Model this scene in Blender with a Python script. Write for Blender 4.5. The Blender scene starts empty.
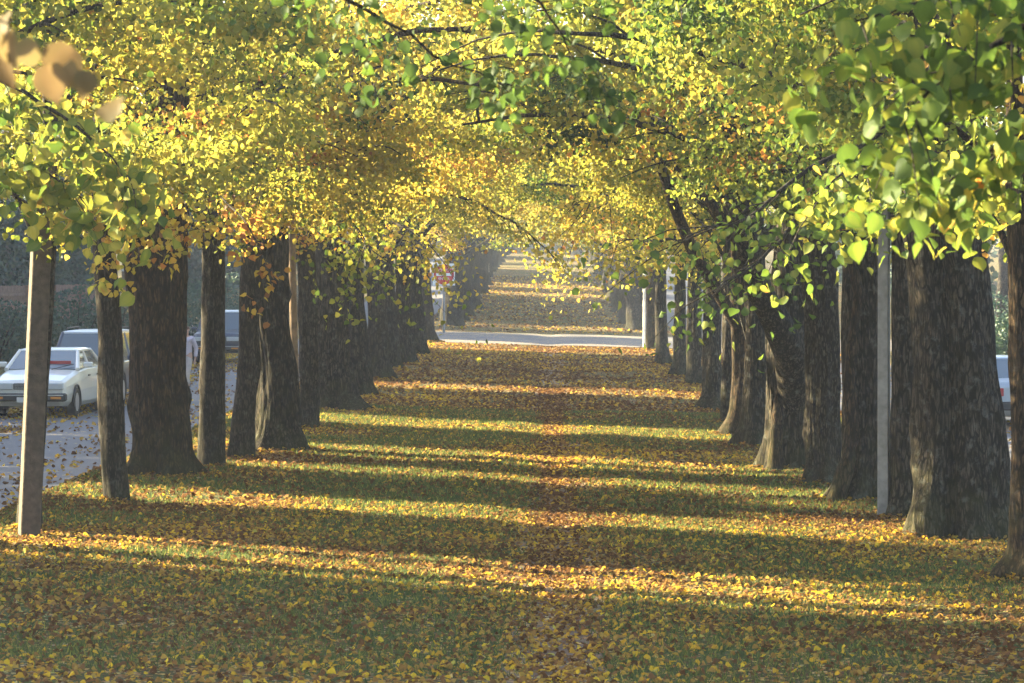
import bpy, math, random
import numpy as np
from mathutils import Vector, Matrix

R_ = math.radians
rng = np.random.default_rng(11)
random.seed(5)
scene = bpy.context.scene
COL = scene.collection

# ------------------------------------------------------------------ camera numbers
F = 3000.0
CAM = np.array([0.0, 0.0, 2.8])
PITCH = math.atan(66.5 / F)
YAW = math.atan(36.0 / F)

def ray(px, py):
    v = Vector(((px - 512) / F, -(py - 341.5) / F, -1.0))
    m = Matrix.Rotation(YAW, 3, 'Z') @ Matrix.Rotation(math.pi / 2 - PITCH, 3, 'X')
    return np.array(m @ v)

# ------------------------------------------------------------------ value noise
_perm = rng.random((64, 64, 64))
def vn(p, s=1.0):
    p = np.asarray(p, float) * s
    i = np.floor(p).astype(int); f = p - i; f = f * f * (3 - 2 * f); i &= 63; j = (i + 1) & 63
    r = 0
    for a in (0, 1):
        for b in (0, 1):
            for c in (0, 1):
                w = (f[:, 0] if a else 1 - f[:, 0]) * (f[:, 1] if b else 1 - f[:, 1]) * (f[:, 2] if c else 1 - f[:, 2])
                r = r + w * _perm[(j if a else i)[:, 0], (j if b else i)[:, 1], (j if c else i)[:, 2]]
    return r
def vn2(x, y, s=1.0):
    x = np.asarray(x, float).ravel(); y = np.asarray(y, float).ravel()
    return vn(np.stack([x, y, np.full_like(x, 7.3 * s)], 1), s)

# ------------------------------------------------------------------ terrain
_py = np.array([-80, 138, 150, 170, 200, 243, 300, 400, 520, 800, 3000], float)
_pz = np.array([0, 0, .12, .6, 1.65, 3.05, 4.5, 6.5, 8.4, 11.5, 30], float)
def g(X, Y):
    X = np.asarray(X, float); Y = np.asarray(Y, float)
    base = (np.interp(Y - 5, _py, _pz) + np.interp(Y, _py, _pz) + np.interp(Y + 5, _py, _pz)) / 3
    z = base - 0.022 * np.clip(X, -6, 6)
    z = z - 0.045 * np.exp(-(X / .5) ** 2)
    near = np.exp(-np.clip(np.abs(X) - 6, 0, None) ** 2)
    shp = np.broadcast(X, Y).shape
    nb = (vn2(np.broadcast_to(X, shp), np.broadcast_to(Y, shp), .45) - .5).reshape(shp)
    z = z + 0.10 * nb * near
    z = z + np.clip((-X - 12.2) * .16, 0, 1.1)
    ax = np.abs(X); st = np.clip((ax - 5.9) / 1.2, 0, 1); st = st * st * (3 - 2 * st)
    z = z - np.where(X < 0, .36, .12) * st
    return z
def g1(x, y): return float(g(np.array([x]), np.array([y]))[0])

def on_ground(px, py):
    d = ray(px, py); t = 5.0
    prev = None
    while t < 900:
        p = CAM + d * t
        h = p[2] - g1(p[0], p[1])
        if h <= 0:
            t0, t1 = prev, t
            for _ in range(25):
                tm = .5 * (t0 + t1); p = CAM + d * tm
                if p[2] - g1(p[0], p[1]) > 0: t0 = tm
                else: t1 = tm
            return CAM + d * t1
        prev = t; t += .5
    return CAM + d * 900
def at_depth(px, py, Y):
    d = ray(px, py); return CAM + d * (Y / d[1])

# ------------------------------------------------------------------ object helpers
def setp(o, label=None, cat=None, group=None, kind=None):
    if label: o['label'] = label
    if cat: o['category'] = cat
    if group: o['group'] = group
    if kind: o['kind'] = kind
    return o
def empty(name, loc, label, cat, group=None, rz=0):
    o = bpy.data.objects.new(name, None); COL.objects.link(o)
    o.location = loc; o.rotation_euler = (0, 0, rz); o.empty_display_size = .2
    return setp(o, label, cat, group)
def mk(name, mesh, mat=None, parent=None, loc=(0, 0, 0), rot=(0, 0, 0)):
    o = bpy.data.objects.new(name, mesh); COL.objects.link(o)
    o.location = loc; o.rotation_euler = rot
    if parent: o.parent = parent
    if mat is not None:
        if len(mesh.materials) == 0: mesh.materials.append(mat)
        if mesh.materials[0] is not mat:
            o.material_slots[0].link = 'OBJECT'; o.material_slots[0].material = mat
    return o
def mesh_poly(name, V, k, nf, idx=None, val=None, smooth=False):
    """V (n,3); nf faces of k vertices each (idx (nf,k) or consecutive)."""
    me = bpy.data.meshes.new(name)
    V = np.asarray(V, np.float32)
    if idx is None: idx = np.arange(nf * k, dtype=np.int32)
    idx = np.asarray(idx, np.int32).ravel()
    me.vertices.add(len(V)); me.vertices.foreach_set('co', V.ravel())
    me.loops.add(len(idx)); me.loops.foreach_set('vertex_index', idx)
    me.polygons.add(nf)
    me.polygons.foreach_set('loop_start', np.arange(0, nf * k, k, dtype=np.int32))
    me.polygons.foreach_set('loop_total', np.full(nf, k, np.int32))
    me.polygons.foreach_set('use_smooth', np.full(nf, smooth, bool))
    if val is not None:
        a = me.attributes.new('lc', 'FLOAT', 'FACE'); a.data.foreach_set('value', np.asarray(val, np.float32))
    me.update(calc_edges=True); me.validate()
    return me

class MB:
    def __init__(s): s.v = []; s.f = []; s.sm = []
    def add(s, v, f, sm=False):
        o = len(s.v); s.v += [tuple(map(float, p)) for p in v]
        s.f += [tuple(i + o for i in q) for q in f]; s.sm += [sm] * len(f)
    def box(s, c, d, rz=0, taper=1.0, bev=0.0):
        x, y, z = d[0] / 2, d[1] / 2, d[2] / 2
        if bev > 0:
            rings = []
            for zz, ins in ((-z, bev), (-z + bev, 0), (z - bev, 0), (z, bev)):
                a, b = x - ins, y - ins; q = bev * .6
                rings.append([(-a + q, -b, zz), (a - q, -b, zz), (a, -b + q, zz), (a, b - q, zz), (a - q, b, zz), (-a + q, b, zz), (-a, b - q, zz), (-a, -b + q, zz)])
            v = [p for r in rings for p in r]; f = []
            for k in range(3):
                for i in range(8): f.append((k * 8 + i, k * 8 + (i + 1) % 8, k * 8 + 8 + (i + 1) % 8, k * 8 + 8 + i))
            f.append(tuple(range(7, -1, -1))); f.append(tuple(range(24, 32)))
        else:
            v = [(-x, -y, -z), (x, -y, -z), (x, y, -z), (-x, y, -z), (-x * taper, -y * taper, z), (x * taper, -y * taper, z), (x * taper, y * taper, z), (-x * taper, y * taper, z)]
            f = [(3, 2, 1, 0), (4, 5, 6, 7), (0, 1, 5, 4), (1, 2, 6, 5), (2, 3, 7, 6), (3, 0, 4, 7)]
        cs, sn = math.cos(rz), math.sin(rz)
        s.add([(c[0] + p[0] * cs - p[1] * sn, c[1] + p[0] * sn + p[1] * cs, c[2] + p[2]) for p in v], f)
        return s
    def tube(s, pts, rad, n=6, cap=True):
        pts = [np.array(p, float) for p in pts]
        if not hasattr(rad, '__len__'): rad = [rad] * len(pts)
        v = []; ref = None
        for i, p in enumerate(pts):
            d = pts[min(i + 1, len(pts) - 1)] - pts[max(i - 1, 0)]; d /= (np.linalg.norm(d) + 1e-9)
            if ref is None: ref = np.array([1., 0, 0]) if abs(d[0]) < .8 else np.array([0, 1., 0])
            a = np.cross(d, ref); a /= np.linalg.norm(a) + 1e-9; b = np.cross(a, d); ref = b
            # consistent outward winding
            for k in range(n):
                t = 2 * math.pi * k / n
                v.append(p + rad[i] * (math.cos(t) * a + math.sin(t) * b))
        f = []
        for i in range(len(pts) - 1):
            for k in range(n):
                f.append((i * n + (k + 1) % n, i * n + k, (i + 1) * n + k, (i + 1) * n + (k + 1) % n))
        o0 = len(s.f)
        s.add(v, f, True)
        if cap:
            m = len(pts) - 1
            s.add([v[k] for k in range(n)], [tuple(range(n))]); s.add([v[m * n + k] for k in range(n)], [tuple(range(n - 1, -1, -1))])
        return s
    def cyl(s, c, axis, r, h, n=20, r2=None):
        a = np.array(axis, float); a /= np.linalg.norm(a); c = np.array(c, float)
        return s.tube([c - a * h / 2, c + a * h / 2], [r, r2 if r2 is not None else r], n)
    def build(s, name, mat, parent=None, loc=(0, 0, 0), rot=(0, 0, 0)):
        me = bpy.data.meshes.new(name); me.from_pydata(s.v, [], s.f); me.update()
        me.polygons.foreach_set('use_smooth', s.sm)
        me.validate()
        return mk(name, me, mat, parent, loc, rot)

# ------------------------------------------------------------------ materials
def newmat(name):
    m = bpy.data.materials.new(name); m.use_nodes = True
    nt = m.node_tree; nt.nodes.clear()
    return m, nt, nt.nodes, nt.links
def ramp(N, stops, interp='LINEAR'):
    r = N.new('ShaderNodeValToRGB'); e = r.color_ramp; e.interpolation = interp
    while len(e.elements) > 1: e.elements.remove(e.elements[-1])
    e.elements[0].position = stops[0][0]; e.elements[0].color = (*stops[0][1], 1)
    for p, c in stops[1:]:
        x = e.elements.new(p); x.color = (*c, 1)
    return r
def leaf_mat(name, stops, trans=.5, vary=.12, rough=.55, spec=.012):
    m, nt, N, L = newmat(name)
    at = N.new('ShaderNodeAttribute'); at.attribute_name = 'lc'
    oi = N.new('ShaderNodeObjectInfo')
    a = N.new('ShaderNodeMath'); a.operation = 'MULTIPLY_ADD'; a.inputs[1].default_value = vary; a.inputs[2].default_value = -vary / 2
    L.new(oi.outputs['Random'], a.inputs[0])
    b = N.new('ShaderNodeMath'); b.operation = 'ADD'; L.new(at.outputs['Fac'], b.inputs[0]); L.new(a.outputs[0], b.inputs[1])
    r = ramp(N, stops); L.new(b.outputs[0], r.inputs[0])
    d = N.new('ShaderNodeBsdfDiffuse'); L.new(r.outputs[0], d.inputs[0])
    t = N.new('ShaderNodeBsdfTranslucent')
    h = N.new('ShaderNodeHueSaturation'); h.inputs['Saturation'].default_value = 1.0; h.inputs['Value'].default_value = 1.25
    L.new(r.outputs[0], h.inputs['Color']); L.new(h.outputs[0], t.inputs[0])
    mx = N.new('ShaderNodeMixShader'); mx.inputs[0].default_value = trans
    L.new(d.outputs[0], mx.inputs[1]); L.new(t.outputs[0], mx.inputs[2])
    out = N.new('ShaderNodeOutputMaterial')
    if spec > 0:
        gl = N.new('ShaderNodeBsdfGlossy'); gl.inputs['Roughness'].default_value = rough; gl.inputs[0].default_value = (.8, .85, .9, 1)
        m2 = N.new('ShaderNodeMixShader'); m2.inputs[0].default_value = spec
        L.new(mx.outputs[0], m2.inputs[1]); L.new(gl.outputs[0], m2.inputs[2]); L.new(m2.outputs[0], out.inputs[0])
    else: L.new(mx.outputs[0], out.inputs[0])
    return m
def pmat(name, color, rough=.6, metal=0, noise=None, bump=0, bscale=40, coat=0):
    """plain principled with a noise-varied colour. noise=(scale, amount)"""
    m, nt, N, L = newmat(name)
    p = N.new('ShaderNodeBsdfPrincipled'); out = N.new('ShaderNodeOutputMaterial'); L.new(p.outputs[0], out.inputs[0])
    p.inputs['Base Color'].default_value = (*color, 1); p.inputs['Roughness'].default_value = rough; p.inputs['Metallic'].default_value = metal
    if coat: p.inputs['Coat Weight'].default_value = coat
    tc = N.new('ShaderNodeTexCoord')
    if noise:
        n = N.new('ShaderNodeTexNoise'); n.inputs['Scale'].default_value = noise[0]; n.inputs['Detail'].default_value = 6
        L.new(tc.outputs['Object'], n.inputs['Vector'])
        a = noise[1]
        r = ramp(N, [(.3, tuple(c * (1 - a) for c in color)), (.7, tuple(min(1, c * (1 + a)) for c in color))])
        L.new(n.outputs['Fac'], r.inputs[0]); L.new(r.outputs[0], p.inputs['Base Color'])
    if bump:
        n = N.new('ShaderNodeTexNoise'); n.inputs['Scale'].default_value = bscale; n.inputs['Detail'].default_value = 5
        L.new(tc.outputs['Object'], n.inputs['Vector'])
        b = N.new('ShaderNodeBump'); b.inputs['Strength'].default_value = bump; b.inputs['Distance'].default_value = .02
        L.new(n.outputs['Fac'], b.inputs['Height']); L.new(b.outputs[0], p.inputs['Normal'])
    return m
def bark_mat(name, dark, light, lichen=.35, moss=.32, fis=9.0, bump=.8):
    m, nt, N, L = newmat(name)
    p = N.new('ShaderNodeBsdfPrincipled'); out = N.new('ShaderNodeOutputMaterial'); L.new(p.outputs[0], out.inputs[0])
    p.inputs['Roughness'].default_value = .95; p.inputs['Specular IOR Level'].default_value = .15
    tc = N.new('ShaderNodeTexCoord')
    mp = N.new('ShaderNodeMapping'); mp.inputs['Scale'].default_value = (1, 1, .2); L.new(tc.outputs['Object'], mp.inputs[0])
    n1 = N.new('ShaderNodeTexNoise'); n1.inputs['Scale'].default_value = fis * 2.6; n1.inputs['Detail'].default_value = 9; n1.inputs['Roughness'].default_value = .72; n1.inputs['Distortion'].default_value = .4
    L.new(mp.outputs[0], n1.inputs['Vector'])
    v1 = N.new('ShaderNodeTexVoronoi'); v1.feature = 'DISTANCE_TO_EDGE'; v1.inputs['Scale'].default_value = fis * 2.4
    L.new(mp.outputs[0], v1.inputs['Vector'])
    vr = ramp(N, [(0, (.62, .62, .62)), (.14, (1, 1, 1))]); L.new(v1.outputs['Distance'], vr.inputs[0])
    hm = N.new('ShaderNodeMath'); hm.operation = 'MULTIPLY'; L.new(n1.outputs['Fac'], hm.inputs[0]); L.new(vr.outputs[0], hm.inputs[1])
    c1 = ramp(N, [(.34, dark), (.45, tuple(.3 * a + .1 * b for a, b in zip(dark, light))), (.66, light)]); L.new(hm.outputs[0], c1.inputs[0])  # fissure shade put into the colour, as bump alone shows little there
    n2 = N.new('ShaderNodeTexNoise'); n2.inputs['Scale'].default_value = 8; n2.inputs['Detail'].default_value = 8; n2.inputs['Roughness'].default_value = .7
    L.new(tc.outputs['Object'], n2.inputs['Vector'])
    r2 = ramp(N, [(.55, (0, 0, 0)), (.68, (min(1, lichen * 1.5),) * 3)]); L.new(n2.outputs['Fac'], r2.inputs[0])
    mx = N.new('ShaderNodeMix'); mx.data_type = 'RGBA'; mx.inputs['B'].default_value = (.125, .13, .125, 1)
    L.new(r2.outputs[0], mx.inputs['Factor']); L.new(c1.outputs[0], mx.inputs['A'])
    # moss gathers low on the trunk
    sx = N.new('ShaderNodeSeparateXYZ'); L.new(tc.outputs['Object'], sx.inputs[0])
    n3 = N.new('ShaderNodeTexNoise'); n3.inputs['Scale'].default_value = 3.5; n3.inputs['Detail'].default_value = 5; L.new(tc.outputs['Object'], n3.inputs['Vector'])
    mr = N.new('ShaderNodeMapRange'); mr.inputs['From Min'].default_value = 2.2; mr.inputs['From Max'].default_value = 0; L.new(sx.outputs['Z'], mr.inputs['Value'])
    mm = N.new('ShaderNodeMath'); mm.operation = 'MULTIPLY'; L.new(mr.outputs[0], mm.inputs[0]); L.new(n3.outputs['Fac'], mm.inputs[1])
    r3 = ramp(N, [(.3, (0, 0, 0)), (.55, (moss,) * 3)]); L.new(mm.outputs[0], r3.inputs[0])
    m2 = N.new('ShaderNodeMix'); m2.data_type = 'RGBA'; m2.inputs['B'].default_value = (.055, .058, .02, 1)
    L.new(r3.outputs[0], m2.inputs['Factor']); L.new(mx.outputs['Result'], m2.inputs['A'])
    L.new(m2.outputs['Result'], p.inputs['Base Color'])
    b = N.new('ShaderNodeBump'); b.inputs['Strength'].default_value = bump; b.inputs['Distance'].default_value = .03
    L.new(hm.outputs[0], b.inputs['Height']); L.new(b.outputs[0], p.inputs['Normal'])
    return m

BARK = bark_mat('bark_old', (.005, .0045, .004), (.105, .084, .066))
BARK_Y = bark_mat('bark_young', (.012, .010, .009), (.105, .086, .070), lichen=.3, moss=.25, fis=14, bump=.45)
BARK_B = bark_mat('bark_brown', (.009, .006, .004), (.115, .072, .042), lichen=.15, moss=.35, fis=10)
Y1, Y2, YG, GR, DG, OR, BR = (.50, .34, .05), (.46, .38, .065), (.26, .26, .04), (.085, .14, .022), (.03, .055, .016), (.40, .17, .04), (.19, .09, .04)
LEAF_Y = leaf_mat('leaves_yellow', [(0, DG), (.16, GR), (.36, YG), (.58, Y2), (.80, Y1), (.94, OR), (1, BR)], .58)
LEAF_YG = leaf_mat('leaves_yellow_green', [(0, DG), (.24, GR), (.50, YG), (.76, Y2), (.90, Y1), (1, OR)], .5)
LEAF_G = leaf_mat('leaves_green', [(0, DG), (.42, GR), (.74, YG), (.92, Y2), (1, OR)], .48)
LEAF_T = leaf_mat('leaves_faded', [(0, (.09, .095, .035)), (.5, (.15, .10, .05)), (1, (.16, .09, .05))], .45)
LEAF_O = leaf_mat('leaves_orange', [(0, GR), (.22, YG), (.45, Y1), (.75, OR), (1, BR)], .5)
LITTER = leaf_mat('fallen_leaves', [(0, (.09, .045, .02)), (.18, (.17, .09, .045)), (.34, (.29, .165, .05)), (.46, (.36, .25, .065)), (.58, (.50, .29, .035)), (.76, (.62, .43, .04)), (.90, (.66, .50, .05)), (.93, (.40, .31, .18)), (1, (.42, .40, .07))], .45, vary=0, spec=0)
GRASS = leaf_mat('grass_blades', [(0, (.045, .075, .034)), (.6, (.10, .125, .042)), (1, (.32, .30, .06))], .45, vary=0, spec=0)
CONIF = leaf_mat('hedge_leaves', [(0, (.014, .032, .02)), (.6, (.03, .06, .032)), (1, (.07, .09, .04))], .12, vary=.3, spec=.04)
SHRUB = leaf_mat('shrub_leaves', [(0, (.018, .045, .03)), (.6, (.04, .085, .045)), (1, (.10, .13, .06))], .2, vary=.3, spec=.05)
FARLEAF = leaf_mat('far_leaves', [(0, (.05, .07, .03)), (.4, (.17, .17, .05)), (.75, (.38, .30, .07)), (1, (.32, .16, .06))], .4, vary=.4, spec=0)
HCORE = pmat('hedge_core', (.025, .025, .018), .95, noise=(4, .4))

def ground_mat():
    m, nt, N, L = newmat('grass_ground')
    p = N.new('ShaderNodeBsdfPrincipled'); out = N.new('ShaderNodeOutputMaterial'); L.new(p.outputs[0], out.inputs[0])
    p.inputs['Roughness'].default_value = .95; p.inputs['Specular IOR Level'].default_value = .1
    tc = N.new('ShaderNodeTexCoord')
    def noise(s, d=5, rg=.6):
        n = N.new('ShaderNodeTexNoise'); n.inputs['Scale'].default_value = s; n.inputs['Detail'].default_value = d; n.inputs['Roughness'].default_value = rg
        L.new(tc.outputs['Object'], n.inputs['Vector']); return n
    n1 = noise(45, 3); base = ramp(N, [(.3, (.028, .038, .018)), (.55, (.07, .09, .032)), (.75, (.14, .145, .042))]); L.new(n1.outputs['Fac'], base.inputs[0])
    n2 = noise(.55, 5, .65)
    soilr = ramp(N, [(.42, (0, 0, 0)), (.6, (.85, .85, .85))]); L.new(n2.outputs['Fac'], soilr.inputs[0])
    n5 = noise(30, 4); soil = ramp(N, [(.3, (.035, .022, .014)), (.7, (.115, .068, .036))]); L.new(n5.outputs['Fac'], soil.inputs[0])
    mx = N.new('ShaderNodeMix'); mx.data_type = 'RGBA'; L.new(soilr.outputs[0], mx.inputs['Factor']); L.new(base.outputs[0], mx.inputs['A']); L.new(soil.outputs[0], mx.inputs['B'])
    prev = mx.outputs['Result']
    hs = []
    for sc, th, rd in ((13, .40, .9), (19, .40, 1.0)):
        v = N.new('ShaderNodeTexVoronoi'); v.inputs['Scale'].default_value = sc; v.inputs['Randomness'].default_value = rd
        nw = noise(20, 2); ad = N.new('ShaderNodeMix'); ad.data_type = 'RGBA'; ad.blend_type = 'LINEAR_LIGHT'; ad.inputs['Factor'].default_value = .03
        L.new(tc.outputs['Object'], ad.inputs['A']); L.new(nw.outputs['Color'], ad.inputs['B']); L.new(ad.outputs['Result'], v.inputs['Vector'])
        se = N.new('ShaderNodeSeparateColor'); L.new(v.outputs['Color'], se.inputs[0])
        lr = ramp(N, [(0, (.12, .06, .03)), (.25, (.22, .115, .06)), (.5, (.36, .20, .08)), (.68, (.54, .38, .09)), (.82, (.34, .25, .17)), (1, (.40, .37, .10))]); L.new(se.outputs['Red'], lr.inputs[0])
        ls = N.new('ShaderNodeMath'); ls.operation = 'LESS_THAN'; ls.inputs[1].default_value = th; L.new(v.outputs['Distance'], ls.inputs[0])
        # cover varies from place to place
        cv = N.new('ShaderNodeMath'); cv.operation = 'MULTIPLY_ADD'; cv.inputs[1].default_value = 2.6; cv.inputs[2].default_value = -.72; L.new(n2.outputs['Fac'], cv.inputs[0])
        l2 = N.new('ShaderNodeMath'); l2.operation = 'LESS_THAN'; L.new(se.outputs['Green'], l2.inputs[0]); L.new(cv.outputs[0], l2.inputs[1])
        mu = N.new('ShaderNodeMath'); mu.operation = 'MULTIPLY'; L.new(ls.outputs[0], mu.inputs[0]); L.new(l2.outputs[0], mu.inputs[1])
        m3 = N.new('ShaderNodeMix'); m3.data_type = 'RGBA'; L.new(mu.outputs[0], m3.inputs['Factor']); L.new(prev, m3.inputs['A']); L.new(lr.outputs[0], m3.inputs['B'])
        prev = m3.outputs['Result']; hs.append(mu)
    L.new(prev, p.inputs['Base Color'])
    b = N.new('ShaderNodeBump'); b.inputs['Strength'].default_value = .8; b.inputs['Distance'].default_value = .03
    ah = N.new('ShaderNodeMath'); ah.operation = 'MULTIPLY_ADD'; ah.inputs[1].default_value = .5; L.new(hs[0].outputs[0], ah.inputs[0]); L.new(n1.outputs['Fac'], ah.inputs[2])
    L.new(ah.outputs[0], b.inputs['Height']); L.new(b.outputs[0], p.inputs['Normal'])
    return m
def asphalt_mat(name, base, leafy):
    m, nt, N, L = newmat(name)
    p = N.new('ShaderNodeBsdfPrincipled'); out = N.new('ShaderNodeOutputMaterial'); L.new(p.outputs[0], out.inputs[0])
    p.inputs['Roughness'].default_value = .75
    tc = N.new('ShaderNodeTexCoord')
    n1 = N.new('ShaderNodeTexNoise'); n1.inputs['Scale'].default_value = 60; n1.inputs['Detail'].default_value = 4; L.new(tc.outputs['Object'], n1.inputs['Vector'])
    n2 = N.new('ShaderNodeTexNoise'); n2.inputs['Scale'].default_value = .5; n2.inputs['Detail'].default_value = 6; L.new(tc.outputs['Object'], n2.inputs['Vector'])
    a = N.new('ShaderNodeMath'); a.operation = 'ADD'; L.new(n1.outputs['Fac'], a.inputs[0]); L.new(n2.outputs['Fac'], a.inputs[1])
    hf = N.new('ShaderNodeMath'); hf.operation = 'MULTIPLY'; hf.inputs[1].default_value = .5; L.new(a.outputs[0], hf.inputs[0])
    r = ramp(N, [(.3, tuple(c * .65 for c in base)), (.7, tuple(c * 1.35 for c in base))]); L.new(hf.outputs[0], r.inputs[0])
    v = N.new('ShaderNodeTexVoronoi'); v.inputs['Scale'].default_value = 11; L.new(tc.outputs['Object'], v.inputs['Vector'])
    se = N.new('ShaderNodeSeparateColor'); L.new(v.outputs['Color'], se.inputs[0])
    lr = ramp(N, [(0, (.20, .10, .04)), (.4, (.42, .24, .06)), (.8, (.58, .42, .08)), (1, (.36, .30, .14))]); L.new(se.outputs['Red'], lr.inputs[0])
    ls = N.new('ShaderNodeMath'); ls.operation = 'LESS_THAN'; ls.inputs[1].default_value = .38; L.new(v.outputs['Distance'], ls.inputs[0])
    cv = N.new('ShaderNodeMath'); cv.operation = 'MULTIPLY_ADD'; cv.inputs[1].default_value = 2.6; cv.inputs[2].default_value = leafy; L.new(n2.outputs['Fac'], cv.inputs[0])
    l2 = N.new('ShaderNodeMath'); l2.operation = 'LESS_THAN'; L.new(se.outputs['Green'], l2.inputs[0]); L.new(cv.outputs[0], l2.inputs[1])
    mu = N.new('ShaderNodeMath'); mu.operation = 'MULTIPLY'; L.new(ls.outputs[0], mu.inputs[0]); L.new(l2.outputs[0], mu.inputs[1])
    m3 = N.new('ShaderNodeMix'); m3.data_type = 'RGBA'; L.new(mu.outputs[0], m3.inputs['Factor']); L.new(r.outputs[0], m3.inputs['A']); L.new(lr.outputs[0], m3.inputs['B'])
    L.new(m3.outputs['Result'], p.inputs['Base Color'])
    b = N.new('ShaderNodeBump'); b.inputs['Strength'].default_value = .3; b.inputs['Distance'].default_value = .01
    L.new(n1.outputs['Fac'], b.inputs['Height']); L.new(b.outputs[0], p.inputs['Normal'])
    return m
GROUND = ground_mat()
ASPH = asphalt_mat('asphalt', (.082, .083, .10), -1.38)
CROSS = asphalt_mat('cross_asphalt', (.095, .09, .095), -.85)
PATHM = asphalt_mat('trodden_soil', (.10, .06, .04), -.35)

# ------------------------------------------------------------------ the ground and its sheets
gx = np.unique(np.concatenate([np.arange(-7.5, 7.51, .3), np.arange(-.9, .91, .15), [-11.6, -6.3, 6.3, 11.6, -12.2, -13, -14, -15, -17, -19.2, -20, 8, 10, 14, 18, 24, 30, 40, 60, 90, 140, 220, 400, 800, 1600, -9, -24, -30, -40, -60, -90, -140, -220, -400, -800, -1600]]).round(3))
gy = np.unique(np.concatenate([np.arange(-60, 12, 6), np.arange(12, 62, .3), np.arange(62, 140.1, .75), np.arange(141, 260, 2.5), np.arange(260, 620, 12), [640, 700, 800, 1000, 1400, 2000, 3000], [119.75, 140.0]]).round(3))
GX, GY = np.meshgrid(gx, gy)
GZ = g(GX, GY)
def grid_faces(mask):
    nx = len(gx); out = []
    jj, ii = np.nonzero(mask)
    a = jj * nx + ii
    return np.stack([a, a + 1, a + nx + 1, a + nx], 1)
cxm = (gx[:-1] + gx[1:]) / 2; cym = (gy[:-1] + gy[1:]) / 2
CX, CY = np.meshgrid(cxm, cym)
def sheet(name, mask, lift, mat):
    f = grid_faces(mask); u, inv = np.unique(f, return_inverse=True)
    V = np.stack([GX.ravel()[u], GY.ravel()[u], GZ.ravel()[u] + lift], 1)
    o = mk(name, mesh_poly(name, V, 4, len(f), inv.reshape(-1, 4), smooth=True), mat)
    return setp(o, kind='structure')
sheet('ground', np.ones_like(CX, bool), 0, GROUND)
is_cross = (CY > 119.75) & (CY < 140.0) & (np.abs(CX) < 220)
is_l = (CX > -11.6) & (CX < -6.3) & ~is_cross & (CY < 620)
is_r = (CX < 11.6) & (CX > 6.3) & ~is_cross & (CY < 620)
sheet('cross_road', is_cross, .012, CROSS)
sheet('street_beside_left_trees', is_l, .012, ASPH)
sheet('street_beside_right_trees', is_r, .012, ASPH)
# trodden path with ragged edges
pv = []; ys = np.arange(14, 119.5, .25)
wl = .20 + .26 * vn2(ys, ys * 0 + 3, .8) + .1 * vn2(ys, ys * 0 + 9, 3)
wr = .20 + .26 * vn2(ys, ys * 0 + 13, .8) + .1 * vn2(ys, ys * 0 + 19, 3)
xs0 = .10 + .12 * (vn2(ys, ys * 0 + 31, .12) - .5)
cols = [-1, -.5, 0, .5, 1]
for y, a, b, x0 in zip(ys, wl, wr, xs0):
    for c in cols:
        x = x0 + (c * a if c < 0 else c * b); pv.append((x, y))
pv = np.array(pv); pz = g(pv[:, 0], pv[:, 1]) + .012
pf = []
for i in range(len(ys) - 1):
    for k in range(4):
        a = i * 5 + k; pf.append((a, a + 1, a + 6, a + 5))
setp(mk('path', mesh_poly('path', np.column_stack([pv, pz]), 4, len(pf), np.array(pf), smooth=True), PATHM), kind='structure')

# ------------------------------------------------------------------ leaves
T6 = np.array([(0, 0, 0), (.46, .22, .10), (.40, .62, .12), (0, 1.05, -.06), (-.40, .62, .12), (-.46, .22, .10)])
T12 = np.array([(0, 0, 0), (.22, -.07, .05), (.42, .06, .11), (.50, .30, .12), (.44, .56, .09), (.27, .80, .03), (0, 1.12, -.10), (-.27, .80, .03), (-.44, .56, .09), (-.50, .30, .12), (-.42, .06, .11), (-.22, -.07, .05)])
T4 = np.array([(0, 0, 0), (.45, .45, .08), (0, 1, 0), (-.45, .45, .08)])
def leaf_verts(P, size, Ydir, Nrm, tmpl):
    Y = Ydir / (np.linalg.norm(Ydir, axis=1, keepdims=True) + 1e-9)
    X = np.cross(Y, Nrm); X /= np.linalg.norm(X, axis=1, keepdims=True) + 1e-9
    Z = np.cross(X, Y)
    t = tmpl[None] * size[:, None, None]
    return (P[:, None, :] + t[:, :, 0:1] * X[:, None] + t[:, :, 1:2] * Y[:, None] + t[:, :, 2:3] * Z[:, None]).reshape(-1, 3)
def leaf_mesh(name, P, size, val, tmpl=T6, droop=.5, r=rng):
    n = len(P)
    Yd = r.normal(size=(n, 3)); Yd[:, 2] -= droop * 1.6
    Nr = r.normal(size=(n, 3)); Nr[:, 2] += .5
    V = leaf_verts(P, size, Yd, Nr, tmpl)
    return mesh_poly(name, V, len(tmpl), n, val=np.clip(val, .005, .995))

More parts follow.
